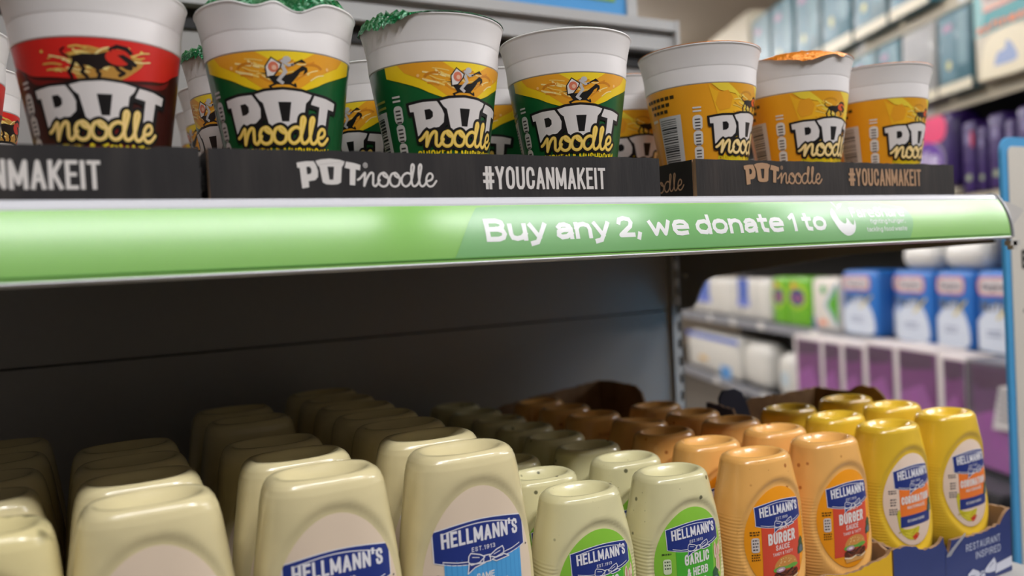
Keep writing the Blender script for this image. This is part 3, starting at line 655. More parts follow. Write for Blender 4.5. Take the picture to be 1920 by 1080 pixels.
# ------------------------------------------------------------------ sauce bottles
def prof_interp(T, t):
    for (a, *ra), (b, *rb) in zip(T, T[1:]):
        if t <= b:
            k = (t-a)/(b-a); return [x+(y-x)*k for x, y in zip(ra, rb)]
    return list(T[-1][1:])
KB = .916
BOT = {   # t (from the top down), half width, half depth ; recess centre/half axes ; total body; total height
 'large': dict(T=[(0, .0300, .0205), (.0015, .0322, .0222), (.004, .0340, .0236), (.008, .0355, .0246), (.015, .0370, .0252), (.03, .0390, .0258), (.05, .0418, .0266), (.075, .0443, .0272), (.1, .0455, .0274), (.13, .0453, .0272), (.15, .0420, .0262), (.160, .0390, .0240), (.167, .030, .0200), (.170, .018, .016), (.176, .016, .016)],
   rc=(.0865, .0435, .0745), lab=(.0388, .0662), D=.0022, H=.196, n=2.9),
 'small': dict(T=[(0, .0250, .0185), (.0015, .0272, .0206), (.004, .0288, .0218), (.008, .0298, .0224), (.015, .0312, .0234), (.03, .0348, .0254), (.045, .0376, .0266), (.06, .0390, .0271), (.08, .0394, .0272), (.1, .0388, .0269), (.112, .0372, .0262), (.120, .0335, .0240), (.126, .026, .0195), (.129, .016, .015), (.134, .015, .015)],
   rc=(.0640, .0362, .0480), lab=(.0316, .0405), D=.0026, H=.153, n=2.5)}
def sell(b, t):
    a, d = prof_interp(b['T'], t); return a, d
def recess(b, x, t):
    tc, rx, rt = b['rc']; r = math.hypot(x/rx, (t-tc)/rt)
    if r >= 1: return 0
    k = min(1, (1-r)/.10); return b['D']*k*k*(3-2*k)
def front_y(b, x, t):
    a, d = sell(b, t); q = min(.999, abs(x)/a)
    return -d*(1-q**b['n'])**(1/b['n'])+recess(b, x, t)
def bottle_mesh(b, m, name):
    n = 80; ts = []; T = b['T']
    t = 0
    while t < T[-1][0]:
        ts.append(t); t += .0008 if t < .009 else .0022
    ts.append(T[-1][0]); rows = []
    a0, d0 = T[0][1:]
    def ring(a, d, z, nn): 
        r = []
        for j in range(n):
            th = 2*math.pi*(j+.5)/n; c, s = math.cos(th), math.sin(th)
            r.append((a*math.copysign(abs(c)**(2/nn), c), d*math.copysign(abs(s)**(2/nn), s), z))
        return r
    Hh = b['H']
    for f, dz in ((.06, .0085), (.35, .0082), (.6, .0066), (.75, .0042), (.84, .0018), (.90, .0004), (.955, -.0003)): rows.append(ring(a0*f, d0*f*.98, Hh-dz, 2.1))
    for t in ts:
        a, d = sell(b, t); r = ring(a, d, Hh-t, b['n'] if t < .12 else 2.4); q = []
        for x, y, z in r:
            rec = recess(b, x, t); q.append((x, y+(rec if y < 0 else -rec), z))
        rows.append(q)
    mb = MB(); mb.grid(rows[::-1], closed=True); mb.face(rows[0]); mb.face(rows[-1][::-1])
    return mb.mesh(name, [m])
def bottle_mat(name, c, speck=None, ribs=True, dirt=None):
    m = mat(name, c, .24, coat=.35, spec=.5); nt = m.node_tree; b = nt.nodes['Principled BSDF']; L = nt.links.new
    b.inputs['Subsurface Weight'].default_value = .0
    tc = nt.nodes.new('ShaderNodeTexCoord'); sp = nt.nodes.new('ShaderNodeSeparateXYZ'); L(tc.outputs['Object'], sp.inputs[0])
    if ribs:                                        # fine horizontal ribs on the two narrow sides
        ab = nt.nodes.new('ShaderNodeMath'); ab.operation = 'ABSOLUTE'; L(sp.outputs[0], ab.inputs[0])
        mk = nt.nodes.new('ShaderNodeMapRange'); mk.inputs[1].default_value = .029; mk.inputs[2].default_value = .033; L(ab.outputs[0], mk.inputs[0])
        zk = nt.nodes.new('ShaderNodeMapRange'); zk.inputs[1].default_value = .112; zk.inputs[2].default_value = .104; L(sp.outputs[2], zk.inputs[0])
        sn = nt.nodes.new('ShaderNodeMath'); sn.operation = 'MULTIPLY'; sn.inputs[1].default_value = 2*math.pi/.0026; L(sp.outputs[2], sn.inputs[0])
        si = nt.nodes.new('ShaderNodeMath'); si.operation = 'SINE'; L(sn.outputs[0], si.inputs[0])
        m1 = nt.nodes.new('ShaderNodeMath'); m1.operation = 'MULTIPLY'; L(si.outputs[0], m1.inputs[0]); L(mk.outputs[0], m1.inputs[1])
        m2 = nt.nodes.new('ShaderNodeMath'); m2.operation = 'MULTIPLY'; L(m1.outputs[0], m2.inputs[0]); L(zk.outputs[0], m2.inputs[1])
        bp = nt.nodes.new('ShaderNodeBump'); bp.inputs['Strength'].default_value = .35; bp.inputs['Distance'].default_value = .0003; L(m2.outputs[0], bp.inputs['Height']); L(bp.outputs[0], b.inputs['Normal'])
    col = None
    def layer(c1, c2, vec_scale, lo, hi, fac, tex='noise'):
        n = nt.nodes.new('ShaderNodeTexNoise' if tex == 'noise' else 'ShaderNodeTexVoronoi'); n.inputs['Scale'].default_value = vec_scale
        oi = nt.nodes.new('ShaderNodeObjectInfo'); ad = nt.nodes.new('ShaderNodeVectorMath'); ad.operation = 'ADD'; L(tc.outputs['Object'], ad.inputs[0]); L(oi.outputs['Location'], ad.inputs[1]); L(ad.outputs[0], n.inputs['Vector'])
        rp = nt.nodes.new('ShaderNodeMapRange'); rp.inputs[1].default_value = lo; rp.inputs[2].default_value = hi; rp.inputs[4].default_value = fac; L(n.outputs[0], rp.inputs[0])
        mx = nt.nodes.new('ShaderNodeMix'); mx.data_type = 'RGBA'; L(rp.outputs[0], mx.inputs[0]); mx.inputs[7].default_value = lin(c2)
        if isinstance(c1, tuple): mx.inputs[6].default_value = c1
        else: L(c1, mx.inputs[6])
        return mx.outputs[2]
    col = layer(lin(c), tuple(int(x*.94) for x in c), 26, .45, .7, .8)
    if speck:
        col = layer(col, speck, 62, .125, .08, .85, 'vor'); col = layer(col, speck, 120, .075, .04, .4, 'vor')
    if dirt: col = layer(col, dirt, 34, .60, .66, .8)
    L(col, b.inputs['Base Color'])
    return m
NAVY = (34, 52, 124)
def banner(P, cx, cy, s, layer=1, white=(226, 224, 226)):
    """navy name banner with ribbon bow; s = 1 gives a half width of 31.5 mm"""
    f = lambda L: [(cx+x*s, cy+y*s) for x, y in L]
    top = [(-.0315+.063*i/12, .0092+.0040*(1-(2*i/12-1)**2)) for i in range(13)]; bot = [(.0315-.063*i/12, -.0092-.0046*(1-(2*i/12-1)**2)) for i in range(13)]
    P.stroke(f(top+bot), .0012*s, white, layer, closed=True); P.fill(f(top+bot), NAVY, layer+1)
    P.stroke(f([(-.0265+.049*i/10, .0076+.0036*(1-(2*i/10-1)**2)) for i in range(11)]), .0006*s, white, layer+2)
    wp = lambda x, y: (x, y+.0012*s*(1-((x-cx)/(.0315*s))**2))
    P.text("HELLMANN'S", cx, cy-.0016*s, .0096*s, white, w=.52, T=.175, layer=layer+2, width=.0540*s, align='c', gap=.075, warp=wp)
    P.text('EST.1913', cx+.0006*s, cy-.0062*s, .0028*s, white, w=.66, T=.15, layer=layer+2, width=.0165*s, align='c', gap=.22)
    P.stroke(f([(-.0265, -.0092), (-.018, -.0110), (-.010, -.0118)]), .0006*s, white, layer+2); P.stroke(f([(.0140, -.0108), (.021, -.0098), (.0275, -.0080)]), .0006*s, white, layer+2)
    # bow: two loops, knot, two tails
    for L in ([(-.0100, -.0085), (-.0085, -.0068), (-.002, -.0088), (.0010, -.0108), (-.003, -.0136), (-.0085, -.0142), (-.0105, -.0118)], [(.0040, -.0110), (.0095, -.0078), (.0140, -.0066), (.0150, -.0090), (.0140, -.0122), (.0090, -.0128)],
              [(-.0100, -.0130), (-.0112, -.0192), (-.0060, -.0160), (.0010, -.0145), (-.0050, -.0140)], [(.0138, -.0112), (.0185, -.0138), (.0090, -.0150), (.0060, -.0135)], [(.0005, -.0100), (.0046, -.0100), (.0050, -.0140), (-.0002, -.0142)]):
        P.fill(f(L), NAVY, layer+3); P.stroke(f(L), .0007*s, white, layer+4, closed=True)
    P.stroke(f([(-.0075, -.0095), (-.003, -.0105)]), .0005*s, white, layer+4); P.stroke(f([(.0075, -.0105), (.0120, -.0092)]), .0005*s, white, layer+4)
def minitext(P, x, y, w, n, c, h=.0011, gap=.0024, layer=2):
    for k in range(n):
        q = x-w/2
        while q < x+w/2:
            l = rnd.uniform(.0008, .002); P.rect(q, y-k*gap, min(q+l, x+w/2), y-k*gap+h, c, layer); q += l+.0006
def tree_badge(P, x, y, s, layer=4):
    P.fill([(x, y+.0085*s), (x+.0035*s, y+.005*s), (x+.0030*s, y+.003*s), (x+.0048*s, y), (x+.0048*s, y-.0045*s), (x-.0048*s, y-.0045*s), (x-.0048*s, y), (x-.0030*s, y+.003*s), (x-.0035*s, y+.005*s)], (36, 82, 52), layer)
    P.oval(x, y-.0012*s, .0030*s, .0028*s, (84, 104, 120), layer+1, 12)
def label_print(P, kind):
    """v = minus the distance from the top of the bottle"""
    W_ = (226, 222, 218)
    if kind in ('mayo', 'light'):
        cy = -.0545; banner(P, .0005, cy, 1.0)
        if kind == 'light':
            P.rect(-.0255, -.115, .0285, cy-.0095, (78, 160, 216), 1)
            for i in range(16): P.rect(-.0245+i*.0034, -.115, -.0245+i*.0034+.0004, cy-.0098, (62, 142, 204), 1.5)
            P.text('SAME', .0015, -.0790, .0042, W_, w=.72, T=.19, layer=2, width=.0125, align='c'); P.text('LIGHT', .0015, -.0890, .0082, W_, w=.66, T=.22, layer=2, width=.032, align='c')
            P.text('LIGHT', .0015, -.0890, .0082, (78, 160, 216), w=.66, T=.08, layer=3, width=.031, align='c')
        x = -.0305
        P.text('Per 15g:', x, -.0735, .0021, (52, 50, 60), w=.6, T=.15, layer=2, width=.0072, align='c', gap=.14); P.text('164 kJ', x, -.0790, .0021, (52, 50, 60), w=.6, T=.13, layer=2, width=.0062, align='c', gap=.14)
        P.text('40 kcal', x, -.0818, .0021, (52, 50, 60), w=.6, T=.13, layer=2, width=.0066, align='c', gap=.14); P.text('2%', x, -.0868, .0021, (52, 50, 60), w=.6, T=.13, layer=2, width=.003, align='c', gap=.14)
        minitext(P, x, -.0930, .007, 5, (80, 78, 86))
        P.oval(.0345, cy-.0105, .0006, .0006, (60, 60, 70), 2, 8)
    elif kind == 'garlic':
        banner(P, .0015, -.0440, .76); P.rect(-.0165, -.104, .0185, -.052, (74, 172, 48), .6)
        P.text('GARLIC', .002, -.0646, .0082, W_, w=.56, T=.2, layer=2, width=.0235, align='c', gap=.08); P.text('& HERB', .002, -.0732, .0062, W_, w=.56, T=.19, layer=2, width=.0200, align='c', gap=.1); P.text('SAUCE', .002, -.0800, .0046, W_, w=.62, T=.17, layer=2, width=.0150, align='c', gap=.14)
        for i, (x, y) in enumerate(((.0215, -.058), (.0250, -.0605), (.0275, -.0575), (.0235, -.068), (.0265, -.070))):
            P.fill(smooth([(x, y+.005), (x+.0016, y+.0005), (x+.001, y-.0068), (x-.0012, y-.0068), (x-.0016, y+.0005), (x, y+.005)], 4), (226, 204, 178), 2); P.stroke([(x+.0003, y+.0025), (x+.0004, y-.0050)], .0007, (202, 96, 100), 3)
        tree_badge(P, .0205, -.0800, 1.0); P.rrect(-.0262, -.0685, -.0205, -.0575, .0018, (216, 226, 190), 2); minitext(P, -.0233, -.0600, .004, 3, (70, 90, 60), layer=3); minitext(P, -.0233, -.0545, .0066, 1, (60, 84, 40))
        P.fill(smooth([(-.028, -.074), (-.022, -.070), (-.0165, -.074), (-.0165, -.088), (-.024, -.086), (-.028, -.074)], 3), (58, 122, 40), 2); squiggles(P, -.0225, -.079, .004, .006, ((120, 170, 60), (40, 90, 34)), 14, 3, 21)
    elif kind == 'burger':
        banner(P, .0010, -.0440, .76); P.rect(-.0190, -.0940, .0215, -.050, (216, 76, 52), .6)
        P.text('CHUNKY', .001, -.0570, .0040, W_, w=.7, T=.17, layer=2, width=.0165, align='c', gap=.16); P.text('BURGER', .001, -.0675, .0090, W_, w=.52, T=.2, layer=2, width=.0290, align='c', gap=.08)
        P.text('SAUCE', .001, -.0727, .0042, W_, w=.7, T=.17, layer=2, width=.0150, align='c', gap=.16); P.text('TANGY & TASTY', .001, -.0768, .0025, W_, w=.7, T=.15, layer=2, width=.0215, align='c', gap=.16)
        x, y = .004, -.0935                       # burger with seeded bun, salad, patty
        P.fill(arc(x, y+.0070, .0128, .0085, 0, 180, 14), (206, 140, 68), 3)
        r = random.Random(3)
        for i in range(16):
            a = r.uniform(20, 160); q = r.uniform(.4, .9); P.oval(x+.0128*q*math.cos(math.radians(a)), y+.0072+.0080*q*math.sin(math.radians(a)), .0005, .0004, (240, 214, 150), 4, 6)
        P.fill(smooth([(x-.014, y+.0066), (x-.008, y+.0078), (x, y+.0070), (x+.008, y+.0080), (x+.014, y+.0062), (x+.008, y+.0042), (x-.002, y+.0050), (x-.012, y+.0040), (x-.014, y+.0066)], 3), (104, 166, 60), 4)
        P.stroke(arc(x-.0065, y+.0052, .0042, .0014, 0, 360, 10), .0010, (196, 150, 180), 5); P.oval(x-.0065, y+.0052, .0028, .0008, (236, 224, 226), 6, 10)
        P.rrect(x-.0135, y-.0022, x+.0135, y+.0036, .0026, (88, 40, 24), 4); squiggles(P, x, y+.0006, .011, .0018, ((50, 24, 18), (130, 66, 36)), 18, 5, 6)
        P.fill([(x-.013, y-.0022), (x+.013, y-.0022), (x+.0115, y-.0065), (x-.0115, y-.0065)], (214, 158, 88), 3); P.stroke(smooth([(x-.013, y-.002), (x-.006, y-.0034), (x, y-.002), (x+.007, y-.0036), (x+.013, y-.002)], 3), .0012, (236, 214, 180), 5)
        tree_badge(P, .0235, -.0760, 1.05); P.rrect(-.0272, -.0715, -.0212, -.0600, .0018, (216, 206, 200), 2); minitext(P, -.0242, -.0625, .0042, 4, (70, 60, 64), layer=3); minitext(P, -.0242, -.0562, .0074, 2, (90, 60, 20), gap=.002); minitext(P, -.0242, -.0738, .0064, 3, (90, 60, 20), gap=.002)
    elif kind == 'coronation':
        banner(P, .0020, -.0440, .76); P.rect(-.0180, -.0865, .0235, -.050, (238, 122, 44), .6); P.rect(-.0180, -.0865, .0235, -.0768, NAVY, 1)
        P.text('CORONATION', .002, -.0665, .0070, W_, w=.5, T=.2, layer=2, width=.0370, align='c', gap=.08); P.text('MAYONNAISE', .002, -.0712, .0030, W_, w=.6, T=.16, layer=2, width=.0240, align='c', gap=.14); P.text('RESTAURANT INSPIRED', .001, -.0828, .0024, W_, w=.55, T=.15, layer=2, width=.0230, align='c', gap=.1)
        P.fill(smooth([(-.0215, -.0740), (-.0190, -.0700), (-.0175, -.0760), (-.0160, -.0870), (-.0040, -.0890), (.0050, -.0885), (.0020, -.0955), (-.0040, -.0990), (-.0120, -.0960), (-.0190, -.0880), (-.0215, -.0740)], 4), (206, 192, 40), .8); squiggles(P, -.008, -.0925, .008, .002, ((228, 214, 70), (186, 170, 30)), 10, 1, 12)
        P.fill([(-.0050, -.0965), (.0010, -.0935), (.0050, -.0950), (.0020, -.0985), (-.002, -.1000)], (206, 44, 34), 1.2); P.fill([(.0225, -.0560), (.0270, -.0575), (.0285, -.064), (.0250, -.068)], (240, 170, 80), 1.2)
        tree_badge(P, .0228, -.0740, 1.0); minitext(P, -.0240, -.0540, .0070, 2, (90, 84, 88), gap=.002); minitext(P, -.0240, -.0615, .0052, 3, (90, 84, 88)); minitext(P, -.0240, -.0700, .0074, 3, (110, 104, 104), gap=.002)
M_BOTS = {'mayo': bottle_mat('mayonnaise', (224, 210, 162), ribs=False), 'mayo_dirty': bottle_mat('smeared_mayonnaise', (220, 206, 152), ribs=False, dirt=(66, 62, 36)),
          'garlic': bottle_mat('garlic_sauce', (220, 212, 164), speck=(58, 60, 40)), 'burger': bottle_mat('burger_sauce', (240, 180, 100), speck=(170, 96, 40)),
          'coronation': bottle_mat('coronation_sauce', (228, 187, 52))}
LABEL_C = {'mayo': (224, 204, 180), 'light': (224, 204, 180), 'garlic': (136, 194, 62), 'burger': (244, 156, 26), 'coronation': (232, 208, 188)}
M_CAP = mat('blue_cap', (40, 64, 140), .35)
PROTO = {}
def bottle_parts(kind, body_mat, t):
    size = 'large' if kind in ('mayo', 'light') else 'small'; b = BOT[size]; key = (kind, body_mat)
    if key not in PROTO:
        bk = ('body', size, body_mat)
        if bk not in PROTO: PROTO[bk] = bottle_mesh(b, M_BOTS[body_mat], 'bottle_body')
        fn = lambda u, v, d: (u, front_y(b, u, -v)-d, b['H']+v)
        tc = b['rc'][0]; lx, lt = b['lab']; rows = []
        for i in range(9):
            f = i/8; rows.append([fn(lx*f*math.cos(2*math.pi*j/64), -tc+lt*f*math.sin(2*math.pi*j/64), .0003) for j in range(64)])
        m = MB(); m.grid(rows, closed=True); lm = m.mesh('label', [mat('label_'+kind, LABEL_C[kind], .34)])
        if ('cap', size) not in PROTO:
            ct = b['H']-b['T'][-1][0]; q = MB(); w, d = (.0300, .0215) if size == 'large' else (.0265, .0190)
            q.grid([[(w*k*math.cos(a), d*k*math.sin(a), z) for a in [2*math.pi*j/40 for j in range(40)]] for k, z in ((.94, 0), (1, .0015), (.97, ct*.8), (.9, ct))], closed=True)
            q.face([(w*.94*math.cos(2*math.pi*j/40), d*.94*math.sin(2*math.pi*j/40), 0) for j in range(40)][::-1]); q.face([(w*.9*math.cos(2*math.pi*j/40), d*.9*math.sin(2*math.pi*j/40), ct) for j in range(40)])
            PROTO[('cap', size)] = q.mesh('cap', [M_CAP])
        body = link('bottle_body', PROTO[bk], t); lb = link('label', lm, t); cp = link('cap', PROTO[('cap', size)], t)
        P = Print(fn, cell=.004, lift=.00007, base=.0004); label_print(P, kind)
        P.P = [p for p in P.P if all((x/(lx*1.0))**2+((y+tc)/lt)**2 < 1.0 for x, y in p[0]) or p[2] > 900] + clip_oval(P.P, lx, lt, tc)
        pr = P.build('label_print', lb); PROTO[key] = (lm, pr.data)
    else:
        lm, pm = PROTO[key]
        link('bottle_body', PROTO[('body', size, body_mat)], t); lb = link('label', lm, t); link('cap', PROTO[('cap', size)], t); link('label_print', pm, lb)
def clip_oval(polys, lx, lt, tc):
    """cut pieces that cross the label outline to the label (convex pieces against a 48-gon)"""
    E = [(lx*math.cos(2*math.pi*i/48), -tc+lt*math.sin(2*math.pi*i/48)) for i in range(48)]; out = []
    for pts, mi, ly in polys:
        if all((x/lx)**2+((y+tc)/lt)**2 < 1.0 for x, y in pts): continue
        A = sum(pts[i][0]*pts[(i+1) % len(pts)][1]-pts[(i+1) % len(pts)][0]*pts[i][1] for i in range(len(pts)))
        q = pts if A > 0 else pts[::-1]
        for i in range(48):
            a, b = E[i], E[(i+1) % 48]; nq = []
            sd = lambda p: (b[0]-a[0])*(p[1]-a[1])-(b[1]-a[1])*(p[0]-a[0])
            for j in range(len(q)):
                p, r = q[j], q[(j+1) % len(q)]; dp, dr = sd(p), sd(r)
                if dp >= 0: nq.append(p)
                if dp*dr < 0: t = dp/(dp-dr); nq.append((p[0]+(r[0]-p[0])*t, p[1]+(r[1]-p[1])*t))
            q = nq
            if len(q) < 3: break
        if len(q) >= 3: out.append((q, mi, ly))
    return out
ORD = ['front', 'second', 'third', 'fourth', 'fifth', 'sixth', 'seventh', 'eighth']
def bottle(kind, x, y, label, group, body=None, rz=0, ry=0, z=ZS, name='sauce_bottle'):
    t = empty(name, label, 'bottle', (x, y, z), math.radians(rz), group, ry=math.radians(ry))
    bottle_parts(kind, body or {'light': 'mayo'}.get(kind, kind), t); return t
ZBIG = -.1162-BOT['large']['H']; ZSM = -.1589-BOT['small']['H']
def column(kind, x, ys, what, first=None, name='sauce_bottle', zz=0, skip=()):
    for i, y in enumerate(ys):
        xx = x(i) if callable(x) else x
        k = kind if i else (first or kind)
        lab = '%s bottle, %s from the shelf front in %s' % (what, ORD[i] if i else 'first', WHERE[kind, round((x(0) if callable(x) else x), 2)])
        bottle(k, xx, y, lab, what+' bottles on the lower shelf', rz=(0 if i == 0 else rnd.uniform(-4, 4)), z=zz, name=name)
def col(kind, what, where, spots, first=None, name='sauce_bottle', z=0.0, body0=None, rz0=0):
    for i, s in enumerate(spots):
        x, y = s[0], s[1]; ry = s[2] if len(s) > 2 else 0
        lab = '%s bottle, %s from the front, %s' % (what if i or not first else 'light mayonnaise', 'first' if i == 0 else ORD[i], where)
        bottle(first if (i == 0 and first) else kind, x, y, lab, what+' bottles on the lower shelf', body=body0 if i == 0 else None, rz=(rz0 if i == 0 else rnd.uniform(-3, 3)), ry=ry, z=z, name=name)
YL = [.4858, .541, .596, .651, .706, .761, .816, .871]
MZ = ZS
col('mayo', 'cream mayonnaise', 'in the column cut by the left picture edge', [(-.060, .4858, 3), (-.058, .556), (-.057, .613), (-.056, .676), (-.056, .742)], name='mayonnaise_bottle', z=MZ, body0='mayo_dirty')
col('mayo', 'cream mayonnaise', 'in the second large column from the left', [(.031, .4900), (.030, .548), (.029, .604), (.029, .662)], name='mayonnaise_bottle', z=MZ)
col('mayo', 'cream mayonnaise', 'in the third large column from the left', [(.1265, .4858), (.1245, .543), (.1210, .599), (.126, .711), (.124, .775)], name='mayonnaise_bottle', z=MZ)
col('mayo', 'cream mayonnaise', 'in the fourth large column, beside the green labels', [(.2180, .4858), (.2178, .5405), (.2176, .596), (.2174, .651), (.2174, .706), (.2174, .761), (.2174, .817)], first='light', name='mayonnaise_bottle', z=MZ)
SZ = ZS+.0
col('garlic', 'speckled garlic sauce', 'in the left green-label column', [(.3083, .4858), (.3083, .541), (.3083, .597), (.3083, .655), (.308, .712)], name='garlic_sauce_bottle', z=SZ)
col('garlic', 'speckled garlic sauce', 'in the right green-label column', [(.3900, .4858), (.3895, .541), (.390, .597), (.390, .653), (.390, .709), (.390, .765), (.390, .821), (.390, .877)], name='garlic_sauce_bottle', z=SZ)
col('burger', 'orange burger sauce', 'in the left orange column', [(.4776, .4858), (.4776, .542), (.4776, .600), (.4770, .6585, 7), (.4776, .717), (.4776, .774), (.4776, .831)], name='burger_sauce_bottle', z=SZ)
col('burger', 'orange burger sauce', 'in the right orange column', [(.5578, .4858), (.5578, .541), (.5578, .597), (.5578, .653), (.5578, .714)], name='burger_sauce_bottle', z=SZ)
col('coronation', 'mustard-yellow coronation sauce', 'in the left yellow column', [(.6430, .4878), (.6440, .546), (.6440, .604)], name='coronation_sauce_bottle', z=SZ)
col('coronation', 'mustard-yellow coronation sauce', 'in the right yellow column', [(.7270, .4878), (.7270, .545), (.7270, .601)], name='coronation_sauce_bottle', z=SZ)

# ------------------------------------------------------------------ cut-down cartons around the small bottles
def torn_line(pts, amp, seed, step=.004):
    r = random.Random(seed); out = []
    for a, b in zip(pts, pts[1:]):
        n = max(1, int(math.hypot(b[0]-a[0], b[1]-a[1])/step))
        for i in range(n): out.append((a[0]+(b[0]-a[0])*i/n+r.uniform(-amp, amp)*.4, a[1]+(b[1]-a[1])*i/n+r.uniform(-amp, amp)))
    return out+[pts[-1]]
def carton(name, label, m_out, x0, x1, y0, y1, front, left, right, back, seed, rot=0):
    """walls are outlines (position, height) of their upper edges; heights relative to the camera"""
    t = empty(name, label, 'carton', (0, 0, ZS), 0, 'cut-down cartons on the lower shelf'); th = .003; mats = [m_out, M_KRAFT, M_KRAFT]; out = {}
    def wall(nm, a0, a1, top, fn, sd):
        poly = [(a0, .0003), (a1, .0003)]+[(u, v-ZS) for u, v in torn_line(top, .0009, sd)][::-1]
        m = MB(); m.prism(poly, fn, th, 0, 1, 2); out[nm] = m.build(nm, mats, t)
    wall('front_wall', x0, x1, front, lambda u, v, d: (u, y0+d, v), seed)
    wall('back_wall', x0+th, x1-th, back, lambda u, v, d: (u, y1-d, v), seed+1)
    wall('left_wall', y0+th+.0005, y1, left, lambda u, v, d: (x0+d, u, v), seed+2)
    wall('right_wall', y0+th+.0005, y1, right, lambda u, v, d: (x1-d, u, v), seed+3)
    return t, out
t, o = carton('navy_carton', 'navy blue carton with white bow, around the yellow bottles', M_NAVYBOX, .6000, .7690, .4540, .6790,
    [(.6000, -.256), (.622, -.2575), (.642, -.2655), (.658, -.2655), (.667, -.2600), (.670, -.2700), (.674, -.2760), (.679, -.2640), (.690, -.2655), (.723, -.2670), (.752, -.2640), (.7600, -.2560), (.769, -.2520)],
    [(.4575, -.256), (.484, -.252), (.52, -.245), (.60, -.230), (.640, -.160), (.679, -.158)], [(.4575, -.2525), (.478, -.2520), (.52, -.242), (.560, -.225), (.578, -.172), (.584, -.160), (.596, -.152), (.617, -.152), (.630, -.160), (.654, -.160), (.679, -.160)],
    [(.603, -.185), (.615, -.172), (.644, -.171), (.656, -.164), (.666, -.161), (.714, -.162), (.766, -.160)], 31)
P = Print(lambda u, v, d: (u, .4540-d, v-ZS), curved=False); wk = (196, 202, 222)
P.text('RESTAURANT', .7515, -.2795, .0066, wk, w=.52, T=.125, layer=1, width=.0525, align='r', gap=.1); P.text('INSPIRED', .7515, -.2890, .0066, wk, w=.52, T=.125, layer=1, width=.0385, align='r', gap=.1)
wb = (208, 210, 222)
P.fill([(.6705, -.3075), (.700, -.3020), (.700, -.3095), (.6705, -.3118)], wb, 1); P.fill([(.742, -.3000), (.7685, -.2975), (.7685, -.3065), (.742, -.3085)], wb, 1)
for L in ([(.700, -.300), (.708, -.2965), (.716, -.3000), (.722, -.3045), (.714, -.3075), (.703, -.3105)], [(.722, -.3035), (.731, -.2975), (.741, -.2925), (.744, -.2985), (.742, -.3065), (.732, -.3060)], [(.718, -.3015), (.7255, -.3010), (.7265, -.3075), (.719, -.3080)]):
    P.fill(L, wb, 1.5); P.stroke(L, .0007, (38, 54, 112), 2, closed=True)
P.stroke([(.704, -.3025), (.711, -.3035)], .0006, (38, 54, 112), 2.5); P.stroke([(.733, -.3005), (.739, -.2975)], .0006, (38, 54, 112), 2.5); P.rect(.6695, -.3118, .6699, -.272, (26, 38, 84), 1)
P.build('carton_lettering', o['front_wall'])
m = MB(); m.prism([(.671, -.2762), (.690, -.2600), (.6925, -.2590), (.6925, -.2625), (.680, -.274), (.6735, -.2850)], lambda u, v, d: (u, .4534+d-(v+.2762)*.25, v-ZS), .0003); m.build('torn_tape', mat('clear_tape', (190, 190, 196), .15, coat=.5, alpha=.55), t)
m = MB(); m.prism([(.6030, -.200), (.648, -.186), (.644, -.165), (.637, -.149), (.628, -.1445), (.611, -.1450), (.605, -.152)], lambda u, v, d: (u, .658+d+(v+.2)*.1, v-ZS), .003, 1, 0, 1); m.build('torn_flap', [M_NAVYBOX, mat('navy_flap_dark', (30, 34, 62), .6)], t, label='navy torn flap standing up at the back left corner')
t, o = carton('yellow_carton', 'yellow cut-down carton around the orange burger sauce bottles', M_YELBOX, .4330, .5975, .4540, .8760,
    [(.4330, -.262), (.48, -.262), (.519, -.260), (.55, -.265), (.576, -.262), (.59, -.2605), (.5975, -.256)],
    [(.4575, -.27), (.60, -.262), (.74, -.24), (.82, -.176), (.876, -.170)], [(.4575, -.2560), (.465, -.253), (.481, -.2530), (.55, -.248), (.66, -.235), (.765, -.205), (.779, -.178), (.788, -.158), (.80, -.151), (.853, -.151), (.876, -.152)],
    [(.436, -.170), (.46, -.166), (.50, -.161), (.55, -.157), (.594, -.152)], 47)

# ------------------------------------------------------------------ white sign with blue border beyond the shelf end
def aisle_sign():
    t = empty('floor_sign', 'tall white sign with rounded blue border, beyond the right end of the shelf', 'sign', (.958, .56, -H0))
    Wd, Hh, r = .34, .122+H0, .018
    def rr(i, r): return arc(Wd-i-r, Hh-i-r, r, r, 0, 90, 8)+arc(i+r, Hh-i-r, r, r, 90, 180, 8)+arc(i+r, .02+i+r, r, r, 180, 270, 6)+arc(Wd-i-r, .02+i+r, r, r, 270, 360, 6)
    m = MB(); m.prism(rr(0, r), lambda u, v, d: (u, d, v), .004); b = m.build('board', mat('sign_blue', (70, 154, 206), .4), t)
    m = MB(); m.prism(rr(.011, .009), lambda u, v, d: (u, d, v), .0012); f = m.build('sign_face', mat('sign_cream', (206, 200, 188), .5), b, loc=(0, -.0012, 0))
    P = Print(lambda u, v, d: (u, -d, v), curved=False); z = H0
    P.text('E', .0300, z-.033, .022, BLACK, w=.62, T=.2, layer=1); P.oval(.0315, z-.083, .0018, .0022, BLACK, 1, 10)
    P.build('sign_lettering', f)
    m = MB(); m.box(.02, Wd-.02, -.09, .10, 0, .02); m.build('foot', mat('sign_foot', (90, 90, 92), .5), t)
aisle_sign()
def hook():
    m = MB(); pts = [(.7885, .4600, .040), (.800, .4600, .0375), (.8130, .4560, .0315), (.8160, .4560, .0290), (.8085, .4600, .0215), (.7985, .4600, .0100), (.7905, .4620, .0160)]
    m.prism([(p[0], p[2]) for p in pts][::-1], lambda u, v, d: (u, .4640+d-(u-.79)*.25, v), .0012)
    o = m.build('ticket_holder', mat('clear_white_plastic', (206, 202, 196), .25, coat=.5)); o.location.z = H0
    tag(o, 'clear white plastic ticket holder clipped to the end of the green strip', 'ticket holder')
hook()

